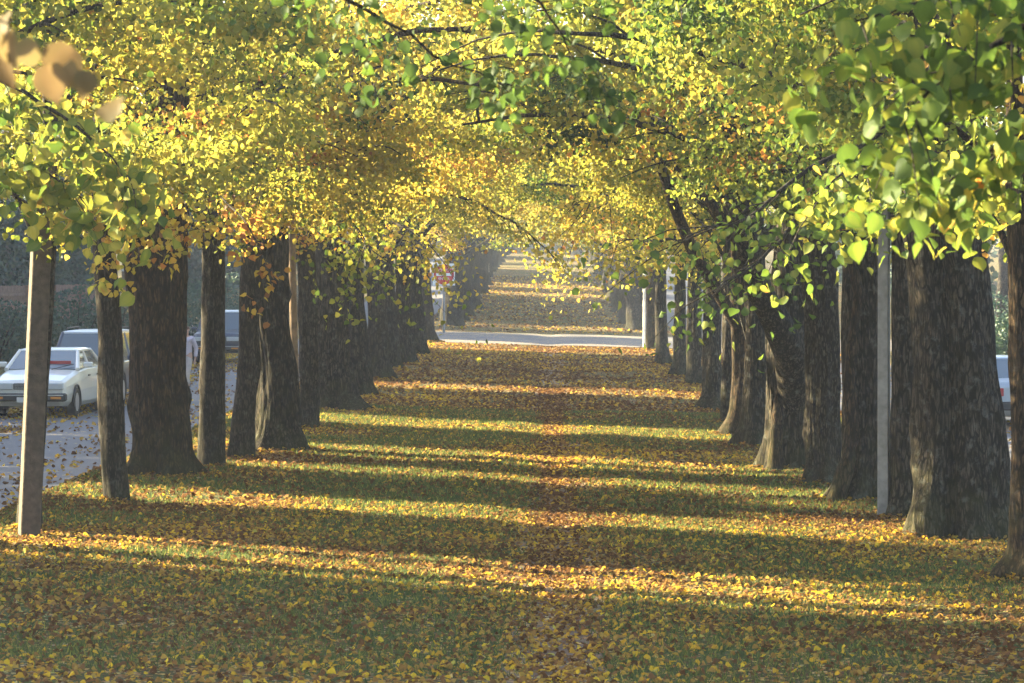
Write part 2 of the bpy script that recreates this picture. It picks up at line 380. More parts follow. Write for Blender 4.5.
ROWS = [(0, .03), (.04, .30), (.22, .47), (.42, .50), (.62, .41), (.82, .22), (.96, .06), (1.08, .005)]
def blade_mesh(name, P, size, val, droop, r):
    n = len(P); Yd = r.normal(size=(n, 3)); Yd[:, 2] -= droop * 1.8; Nr = r.normal(size=(n, 3)); Nr[:, 2] += .5
    t = []
    for y, w in ROWS:
        for c in (-1, -.5, 0, .5, 1):
            t.append((c * w, y - (.07 * abs(c) if y < .05 else 0), .22 * abs(c) * w - .16 * y * y + .02 * math.sin(9 * y + 3 * c)))
    t = np.array(t); k = len(t)
    V = leaf_verts(P, size, Yd, Nr, t); q = []
    for i in range(len(ROWS) - 1):
        for c in range(4): q.append((i * 5 + c, i * 5 + c + 1, i * 5 + c + 6, i * 5 + c + 5))
    q = np.array(q); idx = (np.arange(n)[:, None, None] * k + q[None]).reshape(-1, 4)
    return mesh_poly(name, V, 4, len(idx), idx, val=np.clip(np.repeat(val, len(q)) + np.tile([(.05 if j % 4 in (1, 2) else -.03) + .02 * math.sin(j * 1.7) for j in range(len(q))], n) + np.repeat(np.where(r.random(n) < .18, .28, 0), len(q)) * np.tile([1.0 if (j % 4 in (0, 3) and j > 12) else .1 for j in range(len(q))], n), .005, .995), smooth=True)
def bend(p0, az, e0, e1, L, n=7, r=random, wob=.18):
    pts = [np.array(p0, float)]; a = az
    for i in range(n - 1):
        t = i / (n - 2 if n > 2 else 1); e = e0 + (e1 - e0) * t
        a += r.uniform(-wob, wob)
        pts.append(pts[-1] + L / (n - 1) * np.array([math.cos(a) * math.cos(e), math.sin(a) * math.cos(e), math.sin(e)]))
    return pts
def along(pts, t):
    f = t * (len(pts) - 1); i = min(int(f), len(pts) - 2); u = f - i
    return pts[i] * (1 - u) + pts[i + 1] * u, pts[i + 1] - pts[i]

def crown_variant(seed, R=4.9, lo=2.7, hi=9.0, nl=7, nu=6, leaf=.08, per=215, tmpl=T6, inner=.36, mid=.5, young=False, subs=6):
    """limb meshes, one twig mesh, one leaf mesh; +x is the side of the walk"""
    rr = random.Random(seed); rn = np.random.default_rng(seed)
    limbs = []; twigs = MB(); C = []; D = []
    def floor_z(x, y): return lo + .35 + inner * np.clip(x, 0, 9) + .10 * np.abs(y) * 0 + .48 * np.clip(-x, 0, 9)
    def limb(h, az, e0, e1, L, r0):
        pts = bend((0, 0, h), az, e0, e1, L, 8, rr)
        limbs.append((pts, r0))
        for k in range(subs):
            t = .25 + .75 * (k + rr.random() * .8) / subs
            p, d = along(pts, min(t, 1)); a = math.atan2(d[1], d[0]) + rr.choice((-1, 1)) * rr.uniform(.5, 1.5)
            sp = bend(p, a, rr.uniform(-.1, .6), rr.uniform(-.7, -.1), rr.uniform(1.2, 2.6) * (R / 4.9), 6, rr, .3)
            twigs.tube(sp, np.linspace(.022, .006, 6), 4, False)
            for tt in (.35, .65, .95):
                q, dd = along(sp, tt); C.append(q + np.array([rr.gauss(0, .12), rr.gauss(0, .12), rr.gauss(0, .12)])); D.append(dd / np.linalg.norm(dd))
        q, dd = along(pts, 1); C.append(q); D.append(dd / np.linalg.norm(dd))
    for i in range(nl):
        az = 2 * math.pi * (i + rr.uniform(-.3, .3)) / nl
        limb(rr.uniform(lo, lo + 1.9), az, R_(rr.uniform(38, 62)), R_(rr.uniform(-12, 12)), R * rr.uniform(1.0, 1.3), .10 if not young else .04)
    for i in range(nu):
        az = 2 * math.pi * (i + rr.uniform(-.3, .3)) / max(nu, 1)
        limb(rr.uniform(lo + 2.2, hi - 2.2), az, R_(rr.uniform(45, 75)), R_(rr.uniform(5, 40)), R * rr.uniform(.7, 1.1), .07 if not young else .03)
    C = np.array(C); D = np.array(D)
    fz = floor_z(C[:, 0], C[:, 1])
    k = C[:, 2] > fz - .15; C = C[k]; D = D[k]
    n = len(C) * per
    ci = np.repeat(np.arange(len(C)), per)
    side = np.cross(D, [0, 0, 1.0]); side /= np.linalg.norm(side, axis=1, keepdims=True) + 1e-9
    cl_up = rn.normal(0, .15, len(C))
    sp = rn.uniform(.6, 1.25, len(C))
    P = C[ci] + D[ci] * (rn.uniform(-.7, .55, n) * sp[ci])[:, None] + side[ci] * (rn.normal(0, .27, n) * sp[ci])[:, None]
    P[:, 2] += rn.normal(0, .10, n) - .10 * np.abs(rn.normal(0, 1, n))
    keep = P[:, 2] > floor_z(P[:, 0], P[:, 1]) - .25 + .5 * (vn(P, .9) - .5)
    keep &= rn.random(n) < np.where(P[:, 0] < -1.0, .20, 1.0) * np.where(P[:, 2] > lo + 3.8, .32, 1.0)
    q = np.clip((np.hypot(P[:, 0], P[:, 1]) / R - .22) / .5, 0, 1); keep &= rn.random(n) < .14 + .86 * q * q * (3 - 2 * q)
    P = P[keep]; ci = ci[keep]
    val = mid + cl_up[ci] + rn.normal(0, .10, len(P))
    # a lone tuft of turned leaves here and there
    val += np.where(rn.random(len(C)) < .05, .3, 0)[ci]
    size = leaf * rn.uniform(.6, 1.2, len(P))
    lm = leaf_mesh('crown', P, size, val, tmpl, .55, rn)
    tw = twigs
    return dict(limbs=limbs, twigs=tw, leaf=lm, made=None)
def realise(v):
    """turn a variant's limbs and twigs into meshes that copies can share"""
    if v['made']: return v['made']
    ml = []
    for pts, r0 in v['limbs']:
        b = MB(); n = len(pts); b.tube(pts, [r0 * (1 - .82 * i / (n - 1)) for i in range(n)], 8)
        me = bpy.data.meshes.new('limb'); me.from_pydata(b.v, [], b.f); me.polygons.foreach_set('use_smooth', b.sm); ml.append(me)
    b = v['twigs']; mt = bpy.data.meshes.new('twigs'); mt.from_pydata(b.v, [], b.f); mt.polygons.foreach_set('use_smooth', b.sm)
    v['made'] = (ml, mt); return v['made']

OLD = [crown_variant(100 + i) for i in range(4)]
HIGH = [crown_variant(140 + i, lo=3.5, hi=9.5, inner=.42) for i in range(2)]
YOUNG = [crown_variant(160 + i, R=2.3, lo=2.7, hi=7.5, nl=6, nu=4, leaf=.068, per=170, inner=.30, young=True, subs=5) for i in range(2)]
FAR = [crown_variant(180 + i, leaf=.15, per=75, tmpl=T4, subs=5) for i in range(3)]

# ------------------------------------------------------------------ trunks
def trunk_mesh(cl, seed, ridges=.035, lobes=5, lobe=.22, crease=None, seg=44, young=False):
    """cl: list of (dx, dy, z, radius) from the ground up"""
    cl = np.array(cl, float); top = cl[-1, 2]
    zs = np.unique(np.concatenate([np.arange(-.25, 1.2, .07), np.arange(1.2, min(top, 5.5), .12), np.arange(5.5, top + .01, .4), [top]]))
    dx = np.interp(zs, cl[:, 2], cl[:, 0]); dy = np.interp(zs, cl[:, 2], cl[:, 1])
    rad = np.interp(zs, cl[:, 2], cl[:, 3])
    if len(zs) > 8:   # soften the kinks of the measured outline
        k = np.array([1, 2, 3, 2, 1]) / 9.
        for arr in (dx, dy, rad):
            pad = np.concatenate([[arr[0]] * 2, arr, [arr[-1]] * 2]); arr[:] = np.convolve(pad, k, 'valid')
    wz_ = np.stack([zs * 0 + seed, zs * 0 + 2.2, zs], 1)
    dx = dx + rad * .28 * (vn(wz_, .9) - .5); dy = dy + rad * .5 * (vn(wz_ + 9, .7) - .5)
    th = np.linspace(0, 2 * math.pi, seg, endpoint=False)
    TH, Z = np.meshgrid(th, zs); RR = np.repeat(rad[:, None], seg, 1)
    rs = np.random.default_rng(seed); ph = rs.uniform(0, 6.28, 6)
    low = np.exp(-np.clip(Z, 0, None) / .32)
    lob = sum(w * np.cos(k * TH + ph[i]) for i, (k, w) in enumerate(((lobes, .6), (lobes - 2, .35), (lobes + 2, .3))))
    RR = RR * (1 + lobe * low * lob * .6 + .05 * np.cos(2 * TH + ph[3]) + .04 * np.cos(3 * TH + ph[4] + Z * .4))
    cx, cy = np.cos(TH), np.sin(TH)
    pr = np.stack([cx.ravel() * 3.0 + seed, cy.ravel() * 3.0, Z.ravel() * .9], 1)
    w = vn(pr, .8)
    rid = 1 - np.abs(2 * vn(np.stack([cx.ravel() * 9 + seed, cy.ravel() * 9 + w * 1.5, Z.ravel() * 1.1 + w], 1)) - 1)
    rid = .55 * rid + .45 * (1 - np.abs(2 * vn(np.stack([cx.ravel() * 19 + seed, cy.ravel() * 19 + w * 2, Z.ravel() * 2.2 + w], 1)) - 1))
    bmp = vn(np.stack([cx.ravel() * 2.2 + seed * 3, cy.ravel() * 2.2, Z.ravel() * 1.6], 1)) - .5
    RR = RR + (rid.reshape(RR.shape) - .5) * ridges * (.4 + rad[:, None]) + bmp.reshape(RR.shape) * .24 * RR
    for _ in range(9 if not young else 4):
        a0, z0, am, wz = rs.uniform(0, 6.28), rs.uniform(.3, 4.5), rs.uniform(.05, .17), rs.uniform(.10, .28)
        d = np.angle(np.exp(1j * (TH - a0))); RR = RR * (1 + am * np.exp(-(d / rs.uniform(.25, .5)) ** 2 - ((Z - z0) / wz) ** 2))
    if crease:
        for a0, depth, wd in crease:
            d = np.angle(np.exp(1j * (TH - a0 - .12 * np.sin(Z * .7)))); RR = RR * (1 - depth * np.exp(-(d / wd) ** 2) * np.exp(-np.clip(Z - 3.6, 0, None)))
    V = np.stack([dx[:, None] + RR * cx, dy[:, None] + RR * cy, Z], 2).reshape(-1, 3)
    m = len(zs); I = np.arange(m - 1)[:, None] * seg; K = np.arange(seg)[None]; K2 = (K + 1) % seg
    f = np.stack([I + K, I + K2, I + seg + K2, I + seg + K], 2).reshape(-1, 4)
    return mesh_poly('trunk', V, 4, len(f), f, smooth=True)

TREES = {}
def tree(key, px, label, crown, leafm, barkm=BARK, name='avenue_tree', cs=1.0, side=None, group=None, limbs=(), crease=None, lobe=.42, seed=None, extra=(), top=8.5, dz=0.0, ridges=.085, crot=None):
    """px: [(x, y, width)] of the trunk from its foot up, as measured"""
    seed = seed or (hash(key) % 997 if isinstance(key, int) else sum(map(ord, key)) * 7 % 997)
    x0, y0, w0 = px[0]
    if 30 < w0 < 100: w0 *= 1.12; px = [(x0, y0, w0)] + list(px[1:])
    P = on_ground(x0, y0); r0 = w0 / 2 * P[1] / F
    Y = P[1] + r0 * .8; X = at_depth(x0, y0, Y)[0]; gz = g1(X, Y)
    root = empty(name, (X, Y, gz + dz), label, 'tree', group)
    cl = []
    for (x, y, w) in px:
        q = at_depth(x, y, Y); cl.append([q[0] - X, 0.0, max(q[2] - gz, 0), w / 2 * Y / F])
    cl[0][2] = 0
    young = cl[1][3] < .22
    last = cl[-1]
    if last[2] < top:
        h = last[2]; hz = [h + (top - h) * t for t in (.5, 1)]
        cl += [[last[0] * .9, .05, hz[0], last[3] * .62], [last[0] * .9, .1, hz[1], last[3] * .25]]
    tm = trunk_mesh(cl, seed, crease=crease, lobe=lobe, seg=32 if young else (120 if w0 > 45 else 72), ridges=ridges if not young else ridges * .6, lobes=5 if not young else 4)
    mk('trunk', tm, barkm, root)
    for pts in limbs:   # big limbs the photograph shows, [(x, y, width)]
        b = MB(); q3 = []; rd = []
        for i, (x, y, w) in enumerate(pts):
            q = at_depth(x, y, Y); q3.append((q[0] - X, -.42 * i, q[2] - gz)); rd.append(w / 2 * Y / F)
        b.tube(q3, rd, 12); b.build('limb', barkm, root)
    for nm, pts, bm in extra:
        q3 = []; rd = []
        for i, (x, y, w) in enumerate(pts):
            q = at_depth(x, y, Y); q3.append((q[0] - X, -r0 * (1.02 if nm == 'buttress' else .9), max(q[2] - gz, -.1))); rd.append(w / 2 * Y / F)
        # densify
        ts = np.linspace(0, len(q3) - 1, 22); q3 = np.array(q3); rd = np.array(rd)
        qq = [[np.interp(t, range(len(q3)), q3[:, k]) for k in range(3)] for t in ts]
        rr2 = [np.interp(t, range(len(rd)), rd) * random.uniform(.82, 1.25) for t in ts]
        b = MB(); b.tube(qq, rr2, 9); b.build(nm, bm, root)
    if crown:
        side = side or (1 if X < 0 else -1)
        ml, mt = realise(crown)
        cdx = float(np.interp(4.0, [c[2] for c in cl], [c[0] for c in cl]))
        rot = (0, 0, (0 if side > 0 else math.pi) + (crot if crot is not None else random.uniform(-.4, .4)))
        def kid(nm, me, mat):
            o = mk(nm, me, mat, root, (cdx, 0, 0), rot); o.scale = (cs, cs, cs if cs > .9 else 1); return o
        for me in ml: kid('limb', me, barkm)
        setp(kid('twigs', mt, barkm), kind='stuff')
        kid('crown', crown['leaf'], leafm)
    TREES[key] = (root, X, Y, gz)
    return root

GL, GRT = 'trees of the left row', 'trees of the right row'
ON = globals().get('NO_TREES') is None
# ---- left row (measured foot upwards)
tree('l_behind_post', [(27, 531, 26), (31, 480, 20), (38, 400, 16), (45, 300, 16), (50, 200, 14)], 'slim dark trunk leaning just behind the square concrete post', YOUNG[0], LEAF_YG, BARK_Y, group=GL)
tree('l1', [(117, 503, 27), (113, 440, 25), (109, 350, 24), (104, 260, 22), (102, 200, 21), (98, 100, 17)], 'slim smooth trunk leaning left, between the concrete post and the broad trunk', YOUNG[1], LEAF_YG, BARK_Y, group=GL, lobe=.1)
tree('l2', [(167, 478, 76), (163, 455, 62), (158, 400, 57), (156, 350, 55), (154, 300, 57), (156, 255, 62), (164, 200, 46), (168, 150, 40), (170, 80, 37), (170, 0, 33), (170, -80, 26)], 'broadest trunk of the left row, brown bark flaring at the foot and forking low', HIGH[1], LEAF_Y, BARK_B, group=GL, limbs=[[(146, 262, 30), (132, 225, 26), (112, 170, 20), (95, 100, 15)]], seed=31)
tree('l3', [(213, 468, 27), (214, 400, 22), (214, 330, 22), (214, 265, 21), (208, 150, 16)], 'slim straight trunk with one bright sunlit edge, beside the broadest left trunk', YOUNG[0], LEAF_Y, BARK_Y, group=GL, lobe=.1)
tree('l4', [(239, 460, 26), (245, 400, 20), (250, 330, 19), (250, 245, 18), (252, 150, 14)], 'slim pale trunk bending right from its foot, against a dark thick trunk', YOUNG[1], LEAF_Y, BARK_Y, group=GL, lobe=.15)
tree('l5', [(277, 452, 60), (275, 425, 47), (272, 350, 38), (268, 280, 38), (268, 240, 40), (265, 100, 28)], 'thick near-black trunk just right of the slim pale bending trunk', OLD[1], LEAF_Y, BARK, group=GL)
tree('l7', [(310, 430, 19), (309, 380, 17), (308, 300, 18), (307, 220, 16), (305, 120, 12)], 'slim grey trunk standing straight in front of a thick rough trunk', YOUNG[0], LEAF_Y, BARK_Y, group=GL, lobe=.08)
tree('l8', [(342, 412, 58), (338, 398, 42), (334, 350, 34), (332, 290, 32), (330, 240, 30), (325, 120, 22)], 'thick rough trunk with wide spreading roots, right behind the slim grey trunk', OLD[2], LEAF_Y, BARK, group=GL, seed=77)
farl = [('l9', 363, 397, 28), ('l10', 382, 380, 26), ('l11', 395, 370, 20), ('l12', 409, 365, 22), ('l13', 421, 356, 20), ('l14', 430, 342, 17)]
ordl = ['nearest of the left-row trunks that overlap towards the sign', 'second overlapping left-row trunk counted towards the sign', 'third overlapping left-row trunk counted towards the sign', 'fourth overlapping left-row trunk counted towards the sign', 'fifth overlapping left-row trunk counted towards the sign', 'last left-row trunk before the cross road, just left of the sign']
for i, (k, x, y, w) in enumerate(farl):
    tree(k, [(x, y, w), (x - 3, y - 14, w * .76), (x - 5, y - 60, w * .68), (x - 8, y - 110, w * .6)], ordl[i], OLD[(i + 3) % 4], (LEAF_Y, LEAF_YG, LEAF_Y)[i % 3], BARK, group=GL)
# ---- right row
tree('r0', [(1019, 583, 58), (1025, 555, 31), (1026, 450, 26), (1023, 350, 27), (1018, 230, 22), (1014, 100, 17)], 'slim trunk at the right border, nearest of the right row, sunlit on its left', YOUNG[1], LEAF_G, BARK_B, group=GRT, top=6)
tree('r1', [(964, 542, 110), (961, 505, 94), (956, 400, 86), (949, 300, 82), (943, 240, 77), (946, 190, 70), (950, 140, 62), (955, 60, 50), (955, -50, 38)], 'massive dark trunk of the right row with a deep vertical crease', HIGH[0], LEAF_G, BARK, group=GRT, lobe=.18, crease=[(-1.95, .34, .20), (-.9, .12, .2)], limbs=[[(922, 215, 34), (910, 170, 26), (900, 110, 20), (888, 30, 14)]], seed=13, ridges=.05)
tree('r2', [(903, 519, 40), (905, 490, 27), (905, 400, 24), (903, 300, 22), (900, 200, 18)], 'slim dark trunk squeezed between the pale pole and the massive trunk', YOUNG[0], LEAF_G, BARK, group=GRT)
tree('r4', [(856, 502, 56), (862, 475, 42), (864, 400, 36), (862, 340, 38), (862, 280, 34), (858, 230, 30), (855, 130, 24)], 'dark trunk with a twisted sunlit stem up its left side, left of the pale pole', HIGH[0], LEAF_YG, BARK, group=GRT,
     extra=[('side_stem', [(832, 500, 22), (845, 462, 13), (851, 430, 12), (846, 385, 14), (850, 340, 11), (856, 290, 9), (843, 240, 8), (836, 200, 7), (830, 130, 5)], BARK_B)])
tree('r5', [(822, 485, 42), (824, 462, 36), (824, 400, 34), (824, 340, 33), (822, 280, 31), (818, 235, 29), (815, 120, 22)], 'straight grey-brown trunk with a knot, between the twisted-stem and forked trunks', HIGH[1], LEAF_YG, BARK_Y, group=GRT, crot=.5)
tree('r6', [(788, 471, 48), (790, 440, 44), (790, 400, 42), (789, 340, 42), (790, 280, 34), (795, 200, 26)], 'dark forked trunk whose heavy limb leans left over the walk', HIGH[0], LEAF_YG, BARK, group=GRT,
     limbs=[[(792, 420, 22), (791, 385, 32), (786, 352, 34), (771, 322, 30), (752, 292, 26), (740, 258, 23), (731, 215, 21), (725, 175, 20), (717, 130, 18), (705, 80, 15), (690, 20, 11)]],
     extra=[('buttress', [(773, 469, 18), (774, 440, 15), (776, 405, 10), (778, 385, 5), (781, 362, 2)], BARK_B)])
tree('r7', [(757, 447, 40), (757, 425, 29), (757, 380, 22), (757, 340, 20), (755, 250, 18)], 'dark rough trunk with a root spread, left behind the forked trunk', OLD[2], LEAF_YG, BARK, group=GRT)
tree('r8', [(738, 438, 36), (741, 414, 23), (742, 370, 20), (741, 320, 18), (738, 240, 15), (722, 170, 13)], 'brown trunk lit down its left side above a mossy wide foot', OLD[3], LEAF_YG, BARK_B, group=GRT,
     limbs=[[(741, 330, 14), (715, 290, 12), (690, 250, 12), (672, 210, 11), (656, 165, 10), (645, 140, 9)]])
tree('r9', [(727, 424, 16), (727, 385, 11), (728, 320, 10), (728, 240, 8)], 'thinnest dark trunk of the right row, beside the brown sunlit trunk', YOUNG[1], LEAF_YG, BARK, group=GRT)
tree('r10', [(713, 411, 34), (713, 393, 20), (712, 350, 18), (712, 300, 16)], 'dark trunk with a long root to the left, half way to the cross road', OLD[0], LEAF_Y, BARK, group=GRT)
tree('r11', [(697, 386, 24), (695, 368, 16), (694, 330, 15)], 'fourth dark right-row trunk counted back from the white post', OLD[1], LEAF_YG, BARK, group=GRT)
tree('r12', [(680, 377, 22), (680, 362, 13), (680, 325, 12)], 'third dark right-row trunk counted back from the white post', OLD[2], LEAF_Y, BARK, group=GRT)
tree('r13', [(665, 366, 20), (663, 350, 13), (661, 310, 12)], 'second right-row trunk from the white post, dark with a spread foot', OLD[3], LEAF_YG, BARK, group=GRT)
tree('r14', [(653, 351, 13), (652, 335, 11), (651, 300, 10)], 'brown sunlit trunk right beside the white post at the cross road', OLD[0], LEAF_Y, BARK_B, group=GRT)

# trees whose trunks stand just outside the picture, their crowns reach into it
def plain_tree(X, Y, r, crown, leafm, label, group, barkm=BARK, cs=1.0, lift=0.0, seed=3, parts=True, name='avenue_tree', turn=None):
    gz = g1(X, Y); root = empty(name, (X, Y, gz), label, 'tree', group)
    H = 8.0 + lift
    cl = [(0, 0, 0, r * 1.45), (0, 0, .3, r * 1.12), (0, 0, 1.2, r), (.05, 0, 3, r * .95), (.1, 0, 5, r * .7), (.1, 0, H, r * .2)]
    mk('trunk', trunk_mesh(cl, seed, seg=40 if parts else 16), barkm, root)
    ml, mt = realise(crown); side = 1 if X < 0 else -1
    rot = (0, 0, (0 if side > 0 else math.pi) + (random.uniform(-.4, .4) if turn is None else turn))
    if parts:
        for me in ml: mk('limb', me, barkm, root, (0, 0, lift), rot).scale = (cs,) * 3
        o = mk('twigs', mt, barkm, root, (0, 0, lift), rot); o.scale = (cs,) * 3; setp(o, kind='stuff')
    mk('crown', crown['leaf'], leafm, root, (0, 0, lift), rot).scale = (cs,) * 3
    return root
plain_tree(-5.75, 29.3, .25, YOUNG[0], LEAF_YG, 'leafy tree outside the left border, its crown overhead', GL, seed=5, lift=.9, turn=.9, cs=1.15)
plain_tree(-5.0, 13.0, .35, HIGH[0], LEAF_Y, 'nearest tree on the left, its crown above the picture', GL, seed=6, lift=1.2)
plain_tree(4.4, 20.5, .4, HIGH[1], LEAF_G, 'green leafy tree outside the right border, its crown overhead', GRT, seed=7, lift=.5)
plain_tree(4.4, 12.5, .4, HIGH[0], LEAF_G, 'nearest tree on the right, its crown above the picture', GRT, seed=8, lift=1.4)
# beyond the cross road
nth = ['first', 'second', 'third', 'fourth', 'fifth', 'sixth', 'seventh', 'eighth', 'ninth', 'tenth', 'eleventh', 'twelfth', 'thirteenth', 'fourteenth', 'fifteenth', 'sixteenth', 'seventeenth', 'eighteenth', 'nineteenth', 'twentieth', 'twenty-first', 'twenty-second', 'twenty-third', 'twenty-fourth', 'twenty-fifth', 'twenty-sixth', 'twenty-seventh', 'twenty-eighth', 'twenty-ninth', 'thirtieth']
y = 151.0
for i in range(28):
    for sgn in (-1, 1):
        X = sgn * 4.45 + (-.3 if sgn < 0 else -.1) + random.uniform(-.15, .15)
        plain_tree(X, y + random.uniform(-.8, .8), random.uniform(.42, .58), FAR[random.randrange(3)], (LEAF_Y, LEAF_YG, LEAF_Y, LEAF_YG)[random.randrange(4)],
                   'hazy %s tree of the %s row counted beyond the cross road' % (nth[i], 'left' if sgn < 0 else 'right'),
                   'far trees of the %s row beyond the cross road' % ('left' if sgn < 0 else 'right'), seed=i * 3 + (sgn > 0), parts=i < 6)
    y += 7.5 if i < 14 else 10.0

# ------------------------------------------------------------------ low boughs that hang into the picture
def bough(key, pts, zdepth, n, leaf, leafm, mid, spread=.35, w0=.03, tw=9, seed=1, droop=.5, dens_tip=1.0, sub=.7):
    """a bough of the named tree along a measured line [(x, y, dY)], with side twigs and leaves"""
    root, X, Y, gz = TREES[key]
    rr = random.Random(seed); rn = np.random.default_rng(seed)
    if zdepth > 35: leaf *= .68; n = int(n * 1.9)
    P = [at_depth(x, y, zdepth + d) for x, y, d in pts]
    org = np.array([X, Y, root.location.z])
    P = [p - org for p in P]
    tot = sum(np.linalg.norm(P[i + 1] - P[i]) for i in range(len(P) - 1))
    fine = [along(P, t)[0] + np.array([0, rr.gauss(0, .02), rr.gauss(0, .02)]) * tot * .3 for t in np.linspace(0, 1, 12)]
    b = MB(); b.tube(fine, np.linspace(w0, w0 * .18, 12), 6, False)
    C = []; D = []
    for k in range(tw):
        t = (k + .5) / tw; p, d = along(fine, t); d = d / np.linalg.norm(d)
        s = np.cross(d, [0, 0, 1.]); s /= np.linalg.norm(s) + 1e-9
        v = d * rr.uniform(.3, .8) + s * rr.choice((-1, 1)) * rr.uniform(.3, 1) + np.array([0, 0, rr.uniform(-.7, .15)])
        L = sub * rr.uniform(.5, 1.1); sp = [p, p + v * L * .5 + np.array([0, 0, .03]), p + v * L + np.array([0, 0, -.12 * L])]
        b.tube(sp, [w0 * .28, w0 * .18, w0 * .08], 4, False)
        for _ in range(n // tw):
            u = rr.uniform(.15, 1.05); q = along(sp, min(u, 1))[0]; C.append(q); D.append(v)
    C = np.array(C); m = len(C)
    C = C + np.clip(rn.normal(0, 1, (m, 3)), -1.7, 1.7) * spread * .33 * np.array([1, 1, .6]); C[:, 2] -= np.abs(np.clip(rn.normal(0, 1, m), -1.5, 1.5)) * spread * .2
    ob = b.build('hanging_bough', BARK_Y, root)
    val = mid + rn.normal(0, .16, m)
    sz = leaf * rn.uniform(.6, 1.2, m)
    lm = blade_mesh('bough_leaves', C, sz, val, droop, rn) if zdepth < 35 else leaf_mesh('bough_leaves', C, sz, val, T6, droop, rn)
    mk('bough_leaves', lm, leafm, ob)
def near_tree(key, X, Y):
    for o in bpy.data.objects:
        if o.type == 'EMPTY' and abs(o.location.x - X) < .02 and abs(o.location.y - Y) < .02:
            TREES[key] = (o, X, Y, o.location.z)
near_tree('nl', -5.0, 13.0); near_tree('nl2', -5.75, 29.3); near_tree('nr', 4.4, 12.5); near_tree('nr2', 4.4, 20.5)
# right: big green leaves close by
bough('nr', [(1090, -10, 0), (1020, 30, 0), (965, 62, -.1), (925, 95, -.2), (900, 125, -.3)], 11.5, 260, .078, LEAF_G, .34, .30, .018, 12, 21, .7, sub=.4)
bough('nr', [(1110, 80, 0), (1050, 118, 0), (985, 152, 0), (950, 180, 0), (938, 192, 0)], 12.0, 150, .078, LEAF_G, .50, .22, .014, 10, 22, .8, sub=.24)
bough('nr', [(1100, -70, .5), (1010, -30, .5), (930, 0, .3), (850, 20, 0)], 11, 230, .078, LEAF_G, .42, .34, .018, 12, 23, .7, sub=.5)
bough('nr2', [(1100, 60, 0), (1040, 120, 0), (990, 160, 0), (965, 195, 0)], 17, 220, .08, LEAF_G, .55, .35, .018, 12, 24, .6, sub=.35)
# right: the long low spray reaching over the walk
bough('r2', [(900, 120, 0), (850, 150, -.6), (805, 172, -1), (765, 205, -1.4), (735, 222, -1.8), (705, 232, -2)], 27, 300, .075, LEAF_G, .36, .5, .03, 16, 25, .6, sub=.9)
bough('r4', [(855, 175, 0), (800, 212, -.6), (775, 245, -1), (745, 272, -1.5), (715, 288, -2)], 30, 250, .075, LEAF_G, .36, .5, .03, 16, 26, .6, sub=.9)
bough('r1', [(930, 140, 0), (895, 155, -.6), (850, 172, -1), (815, 195, -1.5)], 25, 420, .085, LEAF_G, .44, .5, .025, 10, 28, .6, sub=.8)
bough('r8', [(740, 110, 0), (710, 80, -.6), (680, 90, -1), (650, 105, -1.5)], 42, 80, .125, LEAF_O, .62, .4, .03, 6, 29, .5, sub=.5)
# left: leaves close by, out of focus
bough('nl', [(-60, -10, 0), (-20, 15, 0), (20, 28, 0), (60, 36, 0), (88, 48, 0)], 5.6, 12, .072, LEAF_T, .5, .10, .003, 6, 31, .9, sub=.10)
bough('nl2', [(-40, 60, 0), (20, 90, 0), (70, 120, 0), (115, 160, 0), (135, 185, 0)], 22.5, 320, .11, LEAF_G, .66, .5, .02, 14, 32, .6, sub=.5)
bough('nl2', [(-40, 130, 0), (0, 150, 0), (50, 175, 0), (85, 200, 0)], 23, 240, .11, LEAF_G, .6, .45, .02, 10, 33, .6, sub=.45)
bough('nl', [(250, -40, 0), (330, -10, .3), (400, 30, .6), (460, 70, .9), (520, 85, 1.2)], 13, 170, .055, LEAF_G, .05, .25, .014, 10, 34, .6, sub=.45)
bough('nl', [(480, -50, 0), (530, -10, .3), (560, 30, .5), (580, 75, .6)], 12, 130, .055, LEAF_G, .03, .2, .010, 8, 35, .6, sub=.3)
bough('l2', [(170, 140, 0), (150, 172, -1), (120, 200, -2), (95, 228, -2.4)], 38, 320, .12, LEAF_Y, .70, .45, .03, 12, 36, .7, sub=1.0)
bough('l2', [(165, 180, 0), (185, 200, -1.5), (190, 220, -2.5), (200, 232, -3)], 37, 160, .12, LEAF_Y, .70, .35, .025, 8, 37, .7, sub=.6)
bough('l3', [(215, 190, 0), (240, 215, -1.5), (262, 250, -2.5), (272, 285, -3)], 37, 60, .13, LEAF_Y, .84, .35, .014, 6, 38, .9, sub=.35)
bough('l5', [(270, 130, 0), (310, 170, -1), (350, 215, -2), (375, 255, -2.5)], 46, 420, .125, LEAF_YG, .42, .9, .03, 14, 39, .6, sub=1.3)
bough('l8', [(330, 170, 0), (400, 180, 0), (470, 200, 0), (520, 225, 0), (560, 262, 0)], 62, 480, .125, LEAF_Y, .50, .6, .05, 20, 40, .6, sub=.8)
bough('l8', [(330, 210, 0), (380, 215, -1), (415, 232, -2), (432, 246, -2)], 60, 400, .135, LEAF_Y, .58, .8, .04, 14, 41, .6, sub=1.4)
bough('r10', [(712, 200, 0), (680, 190, -1), (640, 200, -2), (600, 195, -3), (580, 205, -3)], 66, 800, .14, LEAF_Y, .60, 1.1, .05, 18, 42, .6, sub=1.9)
bough('r10', [(712, 240, 0), (680, 240, -1), (650, 240, -2), (615, 240, -3)], 63, 500, .14, LEAF_YG, .62, .9, .04, 14, 43, .6, sub=1.5)

